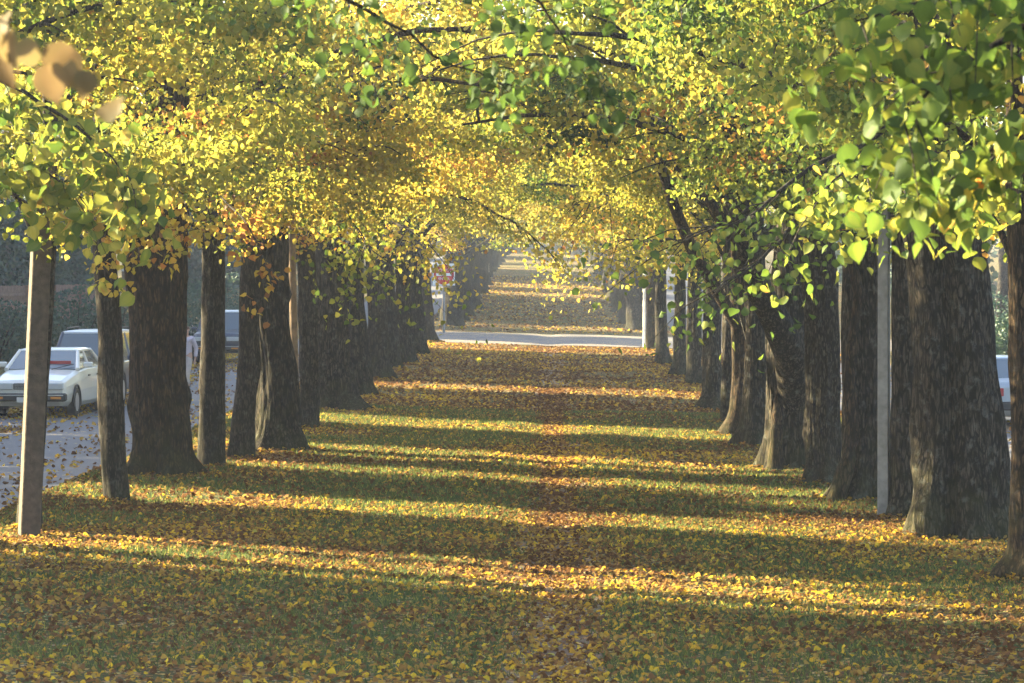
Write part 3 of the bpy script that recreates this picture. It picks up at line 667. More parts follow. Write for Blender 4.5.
# ------------------------------------------------------------------ sun direction, hedges added across the left street to cut the sun into bands
SUN_A, SUN_E = R_(23), R_(20)
TO_SUN = np.array([-math.cos(SUN_A) * math.cos(SUN_E), math.sin(SUN_A) * math.cos(SUN_E), math.sin(SUN_E)])
NX, NY = math.sin(SUN_A), math.cos(SUN_A)
def uof(px, py):
    p = on_ground(px, py); return p[0] * NX + p[1] * NY
BANDS = [(555, 571, 599), (500, 511, 524), (540, 481, 487.5), (540, 459, 468.5), (540, 427, 436), (540, 389.5, 394), (540, 344.5, 353)]
iv = sorted([tuple(sorted((uof(x, a), uof(x, b)))) for x, a, b in BANDS])
iv = [(a - .12, b + .12) for a, b in iv]
HX = -22.0
def hedge(u0, u1, hx, h, label, leaf=.2, dens=620, th=.75, group=None, mat=CONIF, skew=True, seed=0):
    """clipped hedge between two lines of sight of the sun; its trunkless leafy mass has depth th*2"""
    rn = np.random.default_rng(seed + int(abs(u0) * 10))
    ym = ((u0 + u1) / 2 - hx * NX) / NY; gz = g1(hx, ym)
    root = empty('hedge', (hx, ym, gz), label, 'hedge', group)
    Lh = (u1 - u0) / NY; n = int(Lh * dens * h / 7.0)
    kx = -NX / NY if skew else 0
    lx = rn.uniform(-1, 1, n); f = rn.random(n)
    lx = np.where(rn.random(n) < .6, np.sign(lx) * (1 - .25 * np.abs(rn.normal(0, 1, n))), lx) * th
    ly = rn.uniform(-Lh / 2, Lh / 2, n)
    top = h * (1 + .05 * (vn2(ly + ym, ly * 0 + seed, .9) - .5))
    lz = f * top
    P = np.stack([lx, ly + lx * kx + .06 * rn.normal(0, 1, n), lz], 1)
    P[:, 2] += np.array([g1(hx, ym)] * n) * 0
    lm = leaf_mesh('foliage', P, leaf * rn.uniform(.7, 1.3, n), np.clip(.45 + rn.normal(0, .2, n), 0, 1), T4, .1, rn)
    b = MB()
    e = .1; hh = h - .25
    pts = [(-.35, -Lh / 2 + e), (.35, -Lh / 2 + e), (.35, Lh / 2 - e), (-.35, Lh / 2 - e)]
    v = [(x, y + x * kx, -.8) for x, y in pts] + [(x * .7, y + x * kx * .7, hh) for x, y in pts]
    b.add(v, [(3, 2, 1, 0), (4, 5, 6, 7), (0, 1, 5, 4), (1, 2, 6, 5), (2, 3, 7, 6), (3, 0, 4, 7)])
    b.build('opaque_core', HCORE, root); mk('foliage', lm, mat, root)  # solid dark core added so no sun leaks through the leaves
edges = [14.0] + [e for p in iv for e in p] + [126.0]
HN = ['nearest', 'second', 'third', 'fourth', 'fifth', 'sixth', 'seventh', 'eighth', 'ninth']
for i in range(0, len(edges), 2):
    a, b = edges[i], edges[i + 1]
    lab = '%s stretch of added tall hedge shading the walk from across the left street' % HN[i // 2]
    grp = 'added shade hedges across the left street'
    LOW1 = uof(760, 500)

    if a < LOW1 < b: hedge(a, LOW1, HX, 8.85, 'short lower piece of added shade hedge across the left street, after its second gap', group=grp, seed=i + 91, leaf=.2, dens=800); a = LOW1  # added piece, lowered so sun reaches the right half of the walk
    hedge(a, b, HX, 9.8, lab, group=grp, seed=i, leaf=.22)  # added to shade the walk; its gaps let the sunlit stripes through
FB = [(620, 328.5, 332), (560, 293.5, 297.5), (580, 286, 290.5), (570, 267, 271.5), (575, 261.5, 265), (575, 255, 258)]
fiv = sorted([tuple(sorted((uof(x, a), uof(x, b)))) for x, a, b in FB])
for i, (a, b) in enumerate(iv):
    hedge(a, b, HX, 5.3, 'low added hedge shading the street in the %s gap between the tall hedges across the left street' % nth[i], group='low added shade hedges in the gaps', seed=i + 60, leaf=.2, dens=700)  # added to keep the stripes of sun off the left street
far_e = [130.0] + [e for p in fiv for e in p] + [430.0]
print('BANDS', [tuple(round(q, 1) for q in p) for p in iv + fiv])
for i in range(0, len(far_e), 2):
    hedge(far_e[i], far_e[i + 1], HX + 2, 9.8, 'tall hazy shade hedge added left of the far walk, %s beyond the cross road' % nth[i // 2], group='far added shade hedges beyond the cross road', seed=40 + i, leaf=.3, dens=300)  # added, with openings placed where the far lawn is sunlit
hedge(60, 118, 24, 4.5, 'long clipped hedge across the right street before the cross road', seed=70, leaf=.26, dens=420, skew=False)
hedge(150, 250, 22, 5.5, 'long hazy hedge across the right street beyond the cross road', seed=80, leaf=.35, dens=240, skew=False)

# ------------------------------------------------------------------ shrubs and small trees beyond the streets
def shrub(X, Y, r, h, label, mat=SHRUB, seed=0, group=None, n=2600, leaf=.11):
    rn = np.random.default_rng(seed); gz = g1(X, Y)
    root = empty('shrub', (X, Y, gz), label, 'shrub', group)
    d = rn.normal(size=(n, 3)); d /= np.linalg.norm(d, axis=1, keepdims=True)
    rad = (.62 + .45 * vn(d * 1.5 + seed, 1.3)) * np.where(rn.random(n) < .6, 1, rn.random(n) ** .5)
    P = d * rad[:, None] * np.array([r, r, h * .55]) + np.array([0, 0, h * .5]); P = P[P[:, 2] > .02]
    b = MB()
    for k in range(7):
        a = k * .9 + seed; b.tube([(0.05 * math.cos(a), .05 * math.sin(a), -.1), (.3 * r * math.cos(a), .3 * r * math.sin(a), h * .4), (.6 * r * math.cos(a), .6 * r * math.sin(a), h * .8)], [.03, .02, .008], 5)
    b.build('stems', BARK_Y, root)
    mk('foliage', leaf_mesh('foliage', P, leaf * rn.uniform(.7, 1.3, len(P)), .5 + rn.normal(0, .2, len(P)), T4, .2, rn), mat, root)
def put(px, Y):
    return at_depth(px, 300, Y)[0]
for i, (px, Y, r, h, lab) in enumerate([
        (-6, 84, 1.5, 1.9, 'round blue-green shrub at the left border above the white car'),
        (30, 88, 1.4, 1.6, 'low shrub behind the leaning concrete post'),
        (75, 92, 1.7, 2.3, 'rounded green shrub above the roof of the dark blue car'),
        (118, 100, 1.5, 2.0, 'shrub seen between the two slim left trunks'),
        (150, 112, 1.9, 2.6, 'shrub hidden behind the broadest left trunk'),
        (196, 118, 2.0, 2.6, 'shrub above the navy off-road car'),
        (232, 124, 2.0, 3.0, 'tall shrub between the slim straight and the bending trunk'),
        (985, 104, 1.6, 2.4, 'shrub across the right street, seen beside the massive trunk'),
        (1004, 98, 1.3, 1.5, 'low shrub behind the silver car roof'),
        (1030, 96, 1.5, 2.0, 'shrub at the right border behind the silver car')]):
    shrub(put(px, Y), Y, r, h, lab, seed=i + 3)
# loose garden trees behind the hedge line
for i, (px, Y, sc, lab, lm) in enumerate([
        (8, 150, 1.15, 'hazy garden tree at the left border above the shrubs', FARLEAF), (70, 165, 1.2, 'hazy garden tree seen left of the broad trunk', FARLEAF),
        (205, 170, 1.2, 'hazy garden tree seen above the navy car', FARLEAF), (1003, 140, 1.1, 'garden tree across the right street beside the grey house', FARLEAF),
        (1045, 120, 1.1, 'garden tree outside the right border', FARLEAF)]):
    plain_tree(put(px, Y), Y, .3, FAR[i % 3], lm, lab, 'garden trees beyond the streets', cs=sc, seed=50 + i, parts=False, name='garden_tree')

# board fence on the left bank
def fence(x, y0, y1, label):
    ym = (y0 + y1) / 2; gz = g1(x, ym); root = empty('board_fence', (x, ym, gz), label, 'fence')
    wood = pmat('fence_boards', (.16, .09, .06), .85, noise=(6, .4))
    b = MB(); r = random.Random(2); yy = y0
    while yy < y1:
        b.box((0, yy - ym, .95 + r.uniform(-.02, .02)), (.025, .13, 1.5)); yy += .15
    b.build('boards', wood, root)
    for z in (.5, 1.4): MB().box((.04, 0, z), (.05, y1 - y0, .09)).build('rail', wood, root)
    k = y0
    while k <= y1:
        MB().box((.10, k - ym, .75), (.09, .09, 1.9)).build('fence_post', wood, root); k += 6
fence(-18.2, 92, 122, 'brown board fence on the lawn bank behind the shrubs')

# grey house across the right street
def house(X, Y, label, rz=0):
    gz = g1(X, Y); root = empty('house', (X, Y, gz), label, 'house', rz=rz)
    wall = pmat('house_render', (.42, .43, .44), .9, noise=(3, .12)); roofm = pmat('roof_tiles', (.16, .12, .12), .8, noise=(8, .3)); wh = pmat('house_trim', (.75, .75, .73), .5); gl = pmat('house_glass', (.05, .06, .07), .08)
    b = MB(); W, D, H = 10, 8, 5.2
    b.box((0, 0, H / 2 - .2), (W, D, H + .4)); b.add([(-W / 2, -D / 2, H), (-W / 2, D / 2, H), (-W / 2, 0, H + 2.6), (W / 2, -D / 2, H), (W / 2, D / 2, H), (W / 2, 0, H + 2.6)], [(0, 2, 1), (3, 4, 5)])
    b.build('wall', wall, root)
    r = MB(); e = .4
    for s in (-1, 1):
        y0, y1, z0, z1 = s * (D / 2 + e), 0, H - .22, H + 2.68
        q = [(-W / 2 - e, y0, z0), (W / 2 + e, y0, z0), (W / 2 + e, y1, z1), (-W / 2 - e, y1, z1)]
        q += [(x, y, z + .16) for x, y, z in q]
        r.add(q, [(0, 1, 2, 3), (7, 6, 5, 4), (0, 4, 5, 1), (1, 5, 6, 2), (3, 2, 6, 7), (0, 3, 7, 4)])
    ro = r.build('roof', roofm, root)
    MB().box((2.5, .8, H + 2.9), (.7, .7, 1.6)).build('chimney', pmat('chimney_brick', (.3, .14, .1), .9, noise=(12, .3)), ro)
    for x in (-3.4, 0, 3.4):
        for z in (1.5, 4.0):
            if x == 0 and z < 2: continue
            f = MB().box((x, -D / 2 - .02, z), (1.4, .10, 1.2)).build('window', wh, root)
            MB().box((x - .33, -D / 2 - .075, z), (.58, .02, 1.02)).box((x + .33, -D / 2 - .075, z), (.58, .02, 1.02)).build('pane', gl, f)
    dr = MB().box((0, -D / 2 - .03, 1.05), (1.0, .10, 2.1)).build('door', pmat('door_paint', (.12, .05, .04), .5), root)
    MB().box((.35, -D / 2 - .1, 1.0), (.05, .05, .14)).build('handle', wh, dr)
house(29.5, 150, 'grey rendered house across the right street beyond the hedge')

# ------------------------------------------------------------------ posts and sign
def post_from(name, bx, by, tx, ty, w, label, mat, square=False, rz=0, cap=True, d=None, cat='post'):
    P = on_ground(bx, by); Y = P[1] + w / 2; X = at_depth(bx, by, Y)[0]; gz = g1(X, Y)
    t = at_depth(tx, ty, Y); root = empty(name, (X, Y, gz), label, cat)
    dx, H = t[0] - X, t[2] - gz
    b = MB()
    if square:
        cs, sn = math.cos(rz), math.sin(rz); v = []
        for k in range(7):
            f = k / 6; h = -.3 + (H + .3) * f; ww = w * (1 - .12 * f) / 2; c = .10 * ww
            for x, y in [(-ww + c, -ww), (ww - c, -ww), (ww, -ww + c), (ww, ww - c), (ww - c, ww), (-ww + c, ww), (-ww, ww - c), (-ww, -ww + c)]:
                v.append((dx * h / H + x * cs - y * sn, x * sn + y * cs, h))
        fc = [(k * 8 + i, k * 8 + (i + 1) % 8, k * 8 + 8 + (i + 1) % 8, k * 8 + 8 + i) for k in range(6) for i in range(8)] + [tuple(range(48, 56))]
        b.add(v, fc)
    else:
        b.tube([(dx * f, 0, -.3 + (H + .3) * f) for f in np.linspace(0, 1, 8)], [w / 2 * (1 - .1 * f) for f in np.linspace(0, 1, 8)], 16)
    b.build('shaft', mat, root)
    if cap: MB().cyl((dx, 0, H + .02), (0, 0, 1), w * .56, .06, 16).build('cap', mat, root)
    return root, X, Y, gz, dx, H
CONC = pmat('old_concrete', (.08, .06, .047), .92, noise=(14, .35), bump=.5, bscale=60)
GALV = pmat('grey_steel', (.25, .245, .245), .6, metal=.3, noise=(10, .25))
WOODP = pmat('wood_pole', (.20, .135, .085), .9, noise=(9, .4), bump=.4)
WHITEP = pmat('white_post_paint', (.72, .72, .70), .6, noise=(9, .15))
post_from('concrete_post', 29, 538, 45, 150, .205, 'square weathered concrete post leaning right, nearest on the left, one edge sunlit', CONC, True, R_(19), cap=False)
post_from('wooden_pole', 297, 444, 289, 130, .13, 'thin brown wooden pole between the near-black trunk and the slim grey trunk', WOODP)
post_from('street_pole', 884, 517, 884, 70, .135, 'pale grey pole standing in the right row beside a slim dark trunk', GALV, True, R_(-20))
post_from('white_post', 645, 347, 645, 240, .17, 'white post at the right edge of the walk by the cross road', WHITEP)
post_from('verge_post', 488, 283, 488, 255, .16, 'pale thin post by the far left row beyond the cross road', WHITEP)
rt, X, Y, gz, dx, H = post_from('utility_pole', 124, 344, 124, 200, .17, 'brown utility pole across the left street with a pale band', WOODP)
MB().cyl((0, 0, H * .52), (0, 0, 1), .105, .16, 16).build('band', WHITEP, rt)
MB().box((0, -.12, H - .5), (1.5, .1, .1)).build('crossarm', WOODP, rt)

def no_entry_sign():
    P = on_ground(444, 333); X, Y = P[0], P[1]; gz = g1(X, Y)
    root = empty('road_sign', (X, Y, gz), 'white square road sign with a red DO NOT ENTER disc on a grey post', 'road sign')
    mpx = Y / F; zc = 2.8 + (275 - 274.5) * mpx - gz; S = 22 * mpx
    MB().tube([(0, 0, -.3), (0, 0, zc + S * .45)], .055, 14).build('post', GALV, root)
    wm = pmat('sign_white', (.78, .78, .76), .45, noise=(5, .06)); rd = pmat('sign_red', (.55, .03, .035), .45, noise=(5, .1))
    pl = MB().box((0, -.075, zc), (S, .02, S)).build('sign_plate', wm, root)
    MB().cyl((0, -.088, zc), (0, 1, 0), S * .46, .008, 48).build('red_disc', rd, pl)
    MB().box((0, -.096, zc + S * .0), (S * .70, .008, S * .13)).build('white_bar', wm, pl)
    for txt, dz in (('DO NOT', .14), ('ENTER', -.25)):
        c = bpy.data.curves.new('lettering', 'FONT'); c.body = txt; c.size = S * .17; c.align_x = 'CENTER'; c.extrude = .003
        t = bpy.data.objects.new('lettering', c); COL.objects.link(t)
        dg = bpy.context.evaluated_depsgraph_get(); me = bpy.data.meshes.new_from_object(t.evaluated_get(dg)); bpy.data.objects.remove(t)
        me.materials.clear(); mk('lettering', me, wm, pl, (0, -.097, zc + S * dz), (math.pi / 2, 0, 0))
    for s in (-1, 1): MB().cyl((0, -.089, zc + s * S * .475), (0, 1, 0), .02, .012, 10).build('bolt', GALV, pl)
no_entry_sign()

# ------------------------------------------------------------------ cars
RUB = pmat('tyre_rubber', (.022, .022, .024), .85); CHROME = pmat('wheel_metal', (.5, .5, .52), .35, metal=.8); BLACKP = pmat('black_plastic', (.03, .03, .034), .6)
LENS = pmat('lamp_glass', (.55, .57, .58), .15, coat=.5); AMB = pmat('amber_lens', (.6, .22, .03), .25); REDL = pmat('red_lens', (.4, .03, .03), .3); PLATE = pmat('plate_white', (.6, .6, .58), .5)
def glass_mat():
    m, nt, N, L = newmat('car_glass'); p = N.new('ShaderNodeBsdfPrincipled'); out = N.new('ShaderNodeOutputMaterial'); L.new(p.outputs[0], out.inputs[0])
    p.inputs['Base Color'].default_value = (.10, .125, .15, 1); p.inputs['Roughness'].default_value = .06; p.inputs['Coat Weight'].default_value = .6; p.inputs['Specular IOR Level'].default_value = .8
    return m
CGLASS = glass_mat()
def car(name, px, py, label, paint, L=4.5, W=1.72, H=1.38, hood=.90, rear=False, suv=False, rz=0.0, roofm=None, lower=None, bars=False, visor=False, sticker=False, cat='car'):
    """front towards -y; placed with the middle of its near end above pixel px, tyres at py"""
    P = on_ground(px, py); X, Y = P[0], P[1] + L / 2 - .75; gz = g1(X, Y)
    root = empty(name, (X, Y, gz + .012), label, cat, rz=rz + (math.pi if rear else 0))
    h = W / 2; l = L / 2; bl = hood + .05
    if suv: S = [(-l, .90, .42, hood - .12), (-l + .10, .96, .36, hood - .03), (-l + .5, .99, .33, hood), (-.75, 1, .33, hood + .06), (l - .5, 1, .33, bl + .02), (l - .08, .98, .36, bl), (l, .94, .42, bl - .05)]
    else: S = [(-l, .86, .34, hood - .26), (-l + .10, .93, .25, hood - .19), (-l + .6, .97, .22, hood - .10), (-.95, 1, .20, hood), (-.2, 1, .20, bl), (1.0, 1, .20, bl), (l - .6, .97, .22, bl - .01), (l - .10, .93, .26, bl - .06), (l, .87, .34, bl - .16)]
    b = MB(); n = 14; v = []
    for y, k, z0, z1 in S:
        w = h * k; half = [(0, z0), (w * .86, z0), (w * .97, z0 + .10), (w, z0 + .45 * (z1 - z0)), (w * .985, z0 + .72 * (z1 - z0)), (w * .95, z1 - .05), (w * .84, z1 - .005), (0, z1 + .025)]
        ring = half + [(-x, z) for x, z in half[-2:0:-1]]
        v += [(x, y, z) for x, z in ring]
    m = len(v) // len(S); f = []
    for i in range(len(S) - 1):
        for k in range(m): f.append((i * m + k, i * m + (k + 1) % m, (i + 1) * m + (k + 1) % m, (i + 1) * m + k))
    f += [tuple(range(m - 1, -1, -1)), tuple(range(len(v) - m, len(v)))]
    b.add(v, f, False)
    # cabin: pillars between the glazing
    if suv: fb, ft, rt_, rb = -.85, -.35, l - .42, l - .12
    else: fb, ft, rt_, rb = -.98, -.28, .95, 1.62
    wb, wt = h * .90, h * .74; zb = bl - .03; zt = H - .05
    A = [(-wb, fb, zb - .02), (wb, fb, zb - .02), (wb, rb, zb), (-wb, rb, zb)]; T = [(-wt, ft, zt), (wt, ft, zt), (wt, rt_, zt), (-wt, rt_, zt)]
    for i in range(4): b.tube([A[i], T[i]], [.055, .045], 6)
    for s in (-1, 1):
        mid = .15 if not suv else .35
        b.tube([(s * wb, mid, zb), (s * wt, mid, zt)], [.05, .04], 6)
    body = b.build('body', paint, root)
    bv = body.modifiers.new('Bevel', 'BEVEL'); bv.width = .018; bv.segments = 2; bv.limit_method = 'ANGLE'; bv.angle_limit = R_(28)
    r = MB(); q = []
    for zz, ins in ((zt - .015, -.03), (zt + .025, -.015), (zt + .05, .10), (zt + .058, .3)):
        q.append([(-wt + ins, ft + ins, zz), (wt - ins, ft + ins, zz), (wt - ins, rt_ - ins, zz), (-wt + ins, rt_ - ins, zz)])
    vv = [p for k in q for p in k]; ff = [(k * 4 + i, k * 4 + (i + 1) % 4, k * 4 + 4 + (i + 1) % 4, k * 4 + 4 + i) for k in range(3) for i in range(4)] + [(3, 2, 1, 0), (12, 13, 14, 15)]
    r.add(vv, ff); rf = r.build('roof', roofm or paint, root)
    def panel(nm, pts, th, mat=CGLASS):
        pts = [Vector(p) for p in pts]; nn = (pts[1] - pts[0]).cross(pts[2] - pts[0]).normalized()
        c = sum(pts, Vector()) / len(pts); pts = [c + (p - c) * .965 for p in pts]
        k = len(pts); V = [p + nn * th for p in pts] + [p - nn * .02 for p in pts]
        return MB().add(V, [tuple(range(k)), tuple(range(2 * k - 1, k - 1, -1))] + [(i + k, (i + 1) % k + k, (i + 1) % k, i) for i in range(k)]) or None, V
    def glass(nm, pts, mat=CGLASS):
        mbx = MB(); pts = [Vector(p) for p in pts]; nn = (pts[1] - pts[0]).cross(pts[2] - pts[0]).normalized(); c = sum(pts, Vector()) / len(pts)
        pts = [c + (p - c) * .97 for p in pts]; k = len(pts); V = [p + nn * .012 for p in pts] + [p - nn * .02 for p in pts]
        mbx.add(V, [tuple(range(k)), tuple(range(2 * k - 1, k - 1, -1))] + [(i + k, (i + 1) % k + k, (i + 1) % k, i) for i in range(k)])
        return mbx.build(nm, mat, root)
    ws = glass('windscreen', [A[0], A[1], T[1], T[0]]); glass('rear_window', [A[2], A[3], T[3], T[2]])
    mid = .15 if not suv else .35
    for s in (-1, 1):
        wm = lambda t: s * (wb + (wt - wb) * t)
        fr = [(s * wb, fb + .1, zb), (s * wb, mid - .04, zb), (s * wt, mid - .04, zt), (s * wt, ft + .02, zt)]; bk = [(s * wb, mid + .04, zb), (s * wb, rb - .1, zb), (s * wt, rt_ - .02, zt), (s * wt, mid + .04, zt)]
        for q4 in (fr, bk): glass('side_window', q4 if s > 0 else q4[::-1])
    # inner dark trim under the glass so that the cabin is closed
    for yy in (-l + .85, l - .85):
        for s in (-1, 1):
            rad = .31 if not suv else .37
            t = MB(); t.cyl((s * (h - .10), yy, rad), (1, 0, 0), rad, .21, 28)
            wl = MB(); prof = [(rad, -.08), (rad, .08), (rad * .93, .105), (rad * .66, .105), (rad * .64, .07)]
            tv = []; nn = 30
            for k in range(nn):
                a = 2 * math.pi * k / nn
                for rr_, o in prof: tv.append((s * (h - .095 + o), yy + rr_ * math.cos(a), rad + rr_ * math.sin(a)))
            tf = [(k * 5 + j, k * 5 + j + 1, ((k + 1) % nn) * 5 + j + 1, ((k + 1) % nn) * 5 + j) for k in range(nn) for j in range(4)]
            wl.add(tv, tf, True); wo = wl.build('wheel', RUB, root)
            MB().cyl((s * (h - .02), yy, rad), (1, 0, 0), rad * .64, .05, 24, ).build('rim', CHROME, wo)
            MB().tube([(s * (h + .004), yy + (rad + .05) * math.cos(a), rad + (rad + .05) * math.sin(a)) for a in np.linspace(-.25, math.pi + .25, 18)], .022, 6).build('arch_trim', BLACKP, body)
    zf = hood - .26 if not suv else hood - .12
    # front end
    bm = BLACKP
    MB().box((0, -l - .03, .44 if not suv else .52), (W * .95, .22, .17), bev=.03).build('front_bumper', bm, root)
    MB().box((0, -l - .145, .485 if not suv else .575), (W * .9, .012, .02)).build('bumper_strip', CHROME, root)
    MB().box((0, l + .03, .46 if not suv else .54), (W * .93, .2, .17), bev=.03).build('rear_bumper', bm, root)
    hz = (hood - .31) if not suv else hood - .22
    gr = MB().box((0, -l - .012, hz), (W * .36, .05, .13), bev=.01).build('grille', BLACKP, root)
    for k in range(4): MB().box((0, -l - .042, hz - .045 + .03 * k), (W * .34, .01, .008)).build('grille_bar', CHROME, gr)
    for s in (-1, 1):
        MB().box((s * W * .315, -l + .005, hz), (W * .24, .09, .14), bev=.012).build('headlight', LENS, root)
        MB().box((s * W * .36, -l - .143, .43 if not suv else .51), (W * .13, .02, .05), bev=.004).build('indicator', AMB, root)
        MB().box((s * W * .37, l - .012, bl - .26), (W * .18, .06, .16), bev=.01).build('tail_light', REDL, root)
        MB().box((s * (h + .08), fb + .33, zb + .08), (.20, .10, .12), bev=.025).build('door_mirror', paint, root)
        for yy in (-.15, .75): MB().box((s * (h * .99 + .008), yy, zb - .16), (.02, .16, .03)).build('door_handle', BLACKP, root)
    MB().box((0, -l - .15, .39 if not suv else .47), (.42, .012, .11)).build('number_plate', PLATE, root)
    MB().box((0, l + .004 if False else l + .135, .46), (.42, .012, .11)).build('number_plate', PLATE, root)
    for s in (-.28, .22): MB().tube([(s, fb - .05, zb - .01), (s + .45, fb + .10, zb + .10)], .012, 5).build('wiper', BLACKP, ws)
    if sticker: MB().box((.36, fb + .20, zb + .115), (.46, .02, .10)).build('red_card', REDL, ws)
    if bars:
        for s in (-1, 1):
            MB().tube([(s * wt * .9, ft + .2, zt + .05), (s * wt * .9, ft + .25, zt + .11), (s * wt * .9, rt_ - .25, zt + .11), (s * wt * .9, rt_ - .2, zt + .05)], .018, 6).build('roof_rail', BLACKP, root)
    return root
WHITEC = pmat('white_car_paint', (.74, .73, .69), .3, coat=.5, noise=(2, .04)); DBLUE = pmat('dark_blue_car_paint', (.03, .05, .10), .3, coat=.6); NAVY = pmat('navy_car_paint', (.02, .03, .06), .3, coat=.6)
PALE = pmat('pale_roof_paint', (.62, .63, .64), .3, coat=.4); SILV = pmat('silver_blue_paint', (.38, .42, .48), .32, metal=.2, coat=.5)
car('parked_car', 40, 417, 'white saloon car with black bumper and amber indicators parked across the left street', WHITEC, hood=.98, H=1.42, W=1.72, L=4.6, sticker=True, rz=R_(-3))
car('parked_car', 84, 407, 'dark blue car with a broad windscreen and pale roof edge behind the white saloon', DBLUE, suv=True, hood=1.0, H=1.72, W=1.78, L=4.4, roofm=PALE, bars=True)
car('parked_car', 219, 363, 'navy off-road car with pale roof and bonnet farther up the left street', NAVY, suv=True, hood=1.05, H=1.78, W=1.75, L=4.3, roofm=PALE)
car('parked_car', 1022, 428, 'silver-blue car behind the massive right trunk across the right street', SILV, hood=.94, H=1.40, rear=True, L=4.4)

# ------------------------------------------------------------------ walking person (partly hidden by the broad left trunk)
def skin(name, verts, edges, radii, mat, parent, root=0, sub=2):
    me = bpy.data.meshes.new(name); me.from_pydata(verts, edges, []); o = mk(name, me, mat, parent)
    md = o.modifiers.new('Skin', 'SKIN'); md.use_smooth_shade = True
    for i, r in enumerate(radii): me.skin_vertices[0].data[i].radius = (r, r) if not isinstance(r, tuple) else r
    me.skin_vertices[0].data[root].use_root = True
    sd = o.modifiers.new('Subsurf', 'SUBSURF'); sd.levels = sub; sd.render_levels = sub
    return o
def person(px, py):
    P = on_ground(px, py); X, Y = P[0], P[1]; gz = g1(X, Y)
    root = empty('person', (X, Y, gz + .012), 'person in pale lilac jacket and light trousers walking along the left street', 'person', rz=R_(-20))
    sk = pmat('skin', (.50, .30, .22), .55); top = pmat('lilac_jacket', (.52, .48, .58), .8, noise=(12, .1)); tr = pmat('light_trousers', (.46, .40, .38), .85, noise=(12, .1)); hr = pmat('brown_hair', (.10, .06, .04), .7); sh = pmat('shoe_leather', (.08, .06, .05), .6)
    hip, chest, neck = (0, 0, .92), (0, -.02, 1.25), (0, -.03, 1.41)
    J = [hip, (0, -.01, 1.08), chest, (0, -.025, 1.37), neck, (0, -.045, 1.50), (0, -.05, 1.60)]
    rad = [.125, .115, .135, .09, .05, .075, .078]; E = [(i, i + 1) for i in range(6)]
    legs = [[(.09, -.01, .86), (.10, -.16, .48), (.10, -.26, .09), (.10, -.40, .045)], [(-.09, .01, .86), (-.10, .06, .48), (-.10, .30, .13), (-.10, .22, .035)]]
    arms = [[(.17, -.02, 1.34), (.23, .10, 1.08), (.22, .06, .85), (.22, .04, .77)], [(-.17, -.02, 1.34), (-.23, -.10, 1.09), (-.21, -.26, .90), (-.21, -.31, .84)]]
    for ch, base, rr_ in ((legs[0], 0, (.085, .06, .042, .035)), (legs[1], 0, (.085, .06, .042, .035)), (arms[0], 3, (.055, .042, .032, .03)), (arms[1], 3, (.055, .042, .032, .03))):
        pr = base
        for p, r in zip(ch, rr_): J.append(p); rad.append(r); E.append((pr, len(J) - 1)); pr = len(J) - 1
    for a in arms:   # five separate fingers
        hnd = np.array(a[3]); d = hnd - np.array(a[2]); d /= np.linalg.norm(d)
        bi = J.index(a[3])
        for k, (oy, ln) in enumerate(((-.03, .075), (-.012, .085), (.008, .08), (.026, .062))):
            q = hnd + d * .03 + np.array([0, oy, 0]); J.append(tuple(q)); rad.append(.011); E.append((bi, len(J) - 1)); J.append(tuple(q + d * ln)); rad.append(.008); E.append((len(J) - 2, len(J) - 1))
        q = hnd + np.array([0, -.05, .01]); J.append(tuple(q)); rad.append(.012); E.append((bi, len(J) - 1)); J.append(tuple(q + d * .05)); rad.append(.009); E.append((len(J) - 2, len(J) - 1))
    body = skin('body', J, E, rad, sk, root)
    tj = [(0, 0, .86), (0, -.01, 1.08), chest, (0, -.025, 1.36), (0, -.03, 1.42)]; te = [(i, i + 1) for i in range(4)]; tr_ = [.16, .145, .165, .12, .07]
    for a in arms:
        pr = 3
        for p, r in zip(a[:3], (.078, .062, .05)): tj.append(p); tr_.append(r); te.append((pr, len(tj) - 1)); pr = len(tj) - 1
    skin('jacket', tj, te, tr_, top, root)
    lj = [(0, 0, .94), hip]; le = [(0, 1)]; lr = [.13, .145]
    for lg in legs:
        pr = 1
        for p, r in zip(lg[:3], (.105, .082, .066)): lj.append(p); lr.append(r); le.append((pr, len(lj) - 1)); pr = len(lj) - 1
    skin('trousers', lj, le, lr, tr, root, 1)
    for lg in legs:
        a, t = np.array(lg[2]), np.array(lg[3]); skin('shoe', [tuple(a + (0, .05, -.045)), tuple((a + t) / 2 + (0, 0, -.02)), tuple(t + (0, -.05, 0))], [(0, 1), (1, 2)], [.045, .045, .038], sh, root)
    skin('hair', [(0, -.025, 1.665), (0, .015, 1.60), (0, .02, 1.53)], [(0, 1), (1, 2)], [.072, .08, .06], hr, root)
    f = MB()
    for s in (-1, 1): f.cyl((s * .03, -.126, 1.585), (0, 1, 0), .010, .012, 10)
    f.build('eyes', pmat('eye_dark', (.03, .02, .02), .3), root)
    MB().box((0, -.135, 1.55), (.022, .03, .045), taper=.5).build('nose', sk, root); MB().box((0, -.122, 1.515), (.045, .012, .012)).build('mouth', pmat('lips', (.35, .13, .11), .5), root)
    for s in (-1, 1): MB().cyl((s * .08, -.04, 1.575), (1, 0, 0), .026, .018, 12).build('ear', sk, root)
person(187, 390)

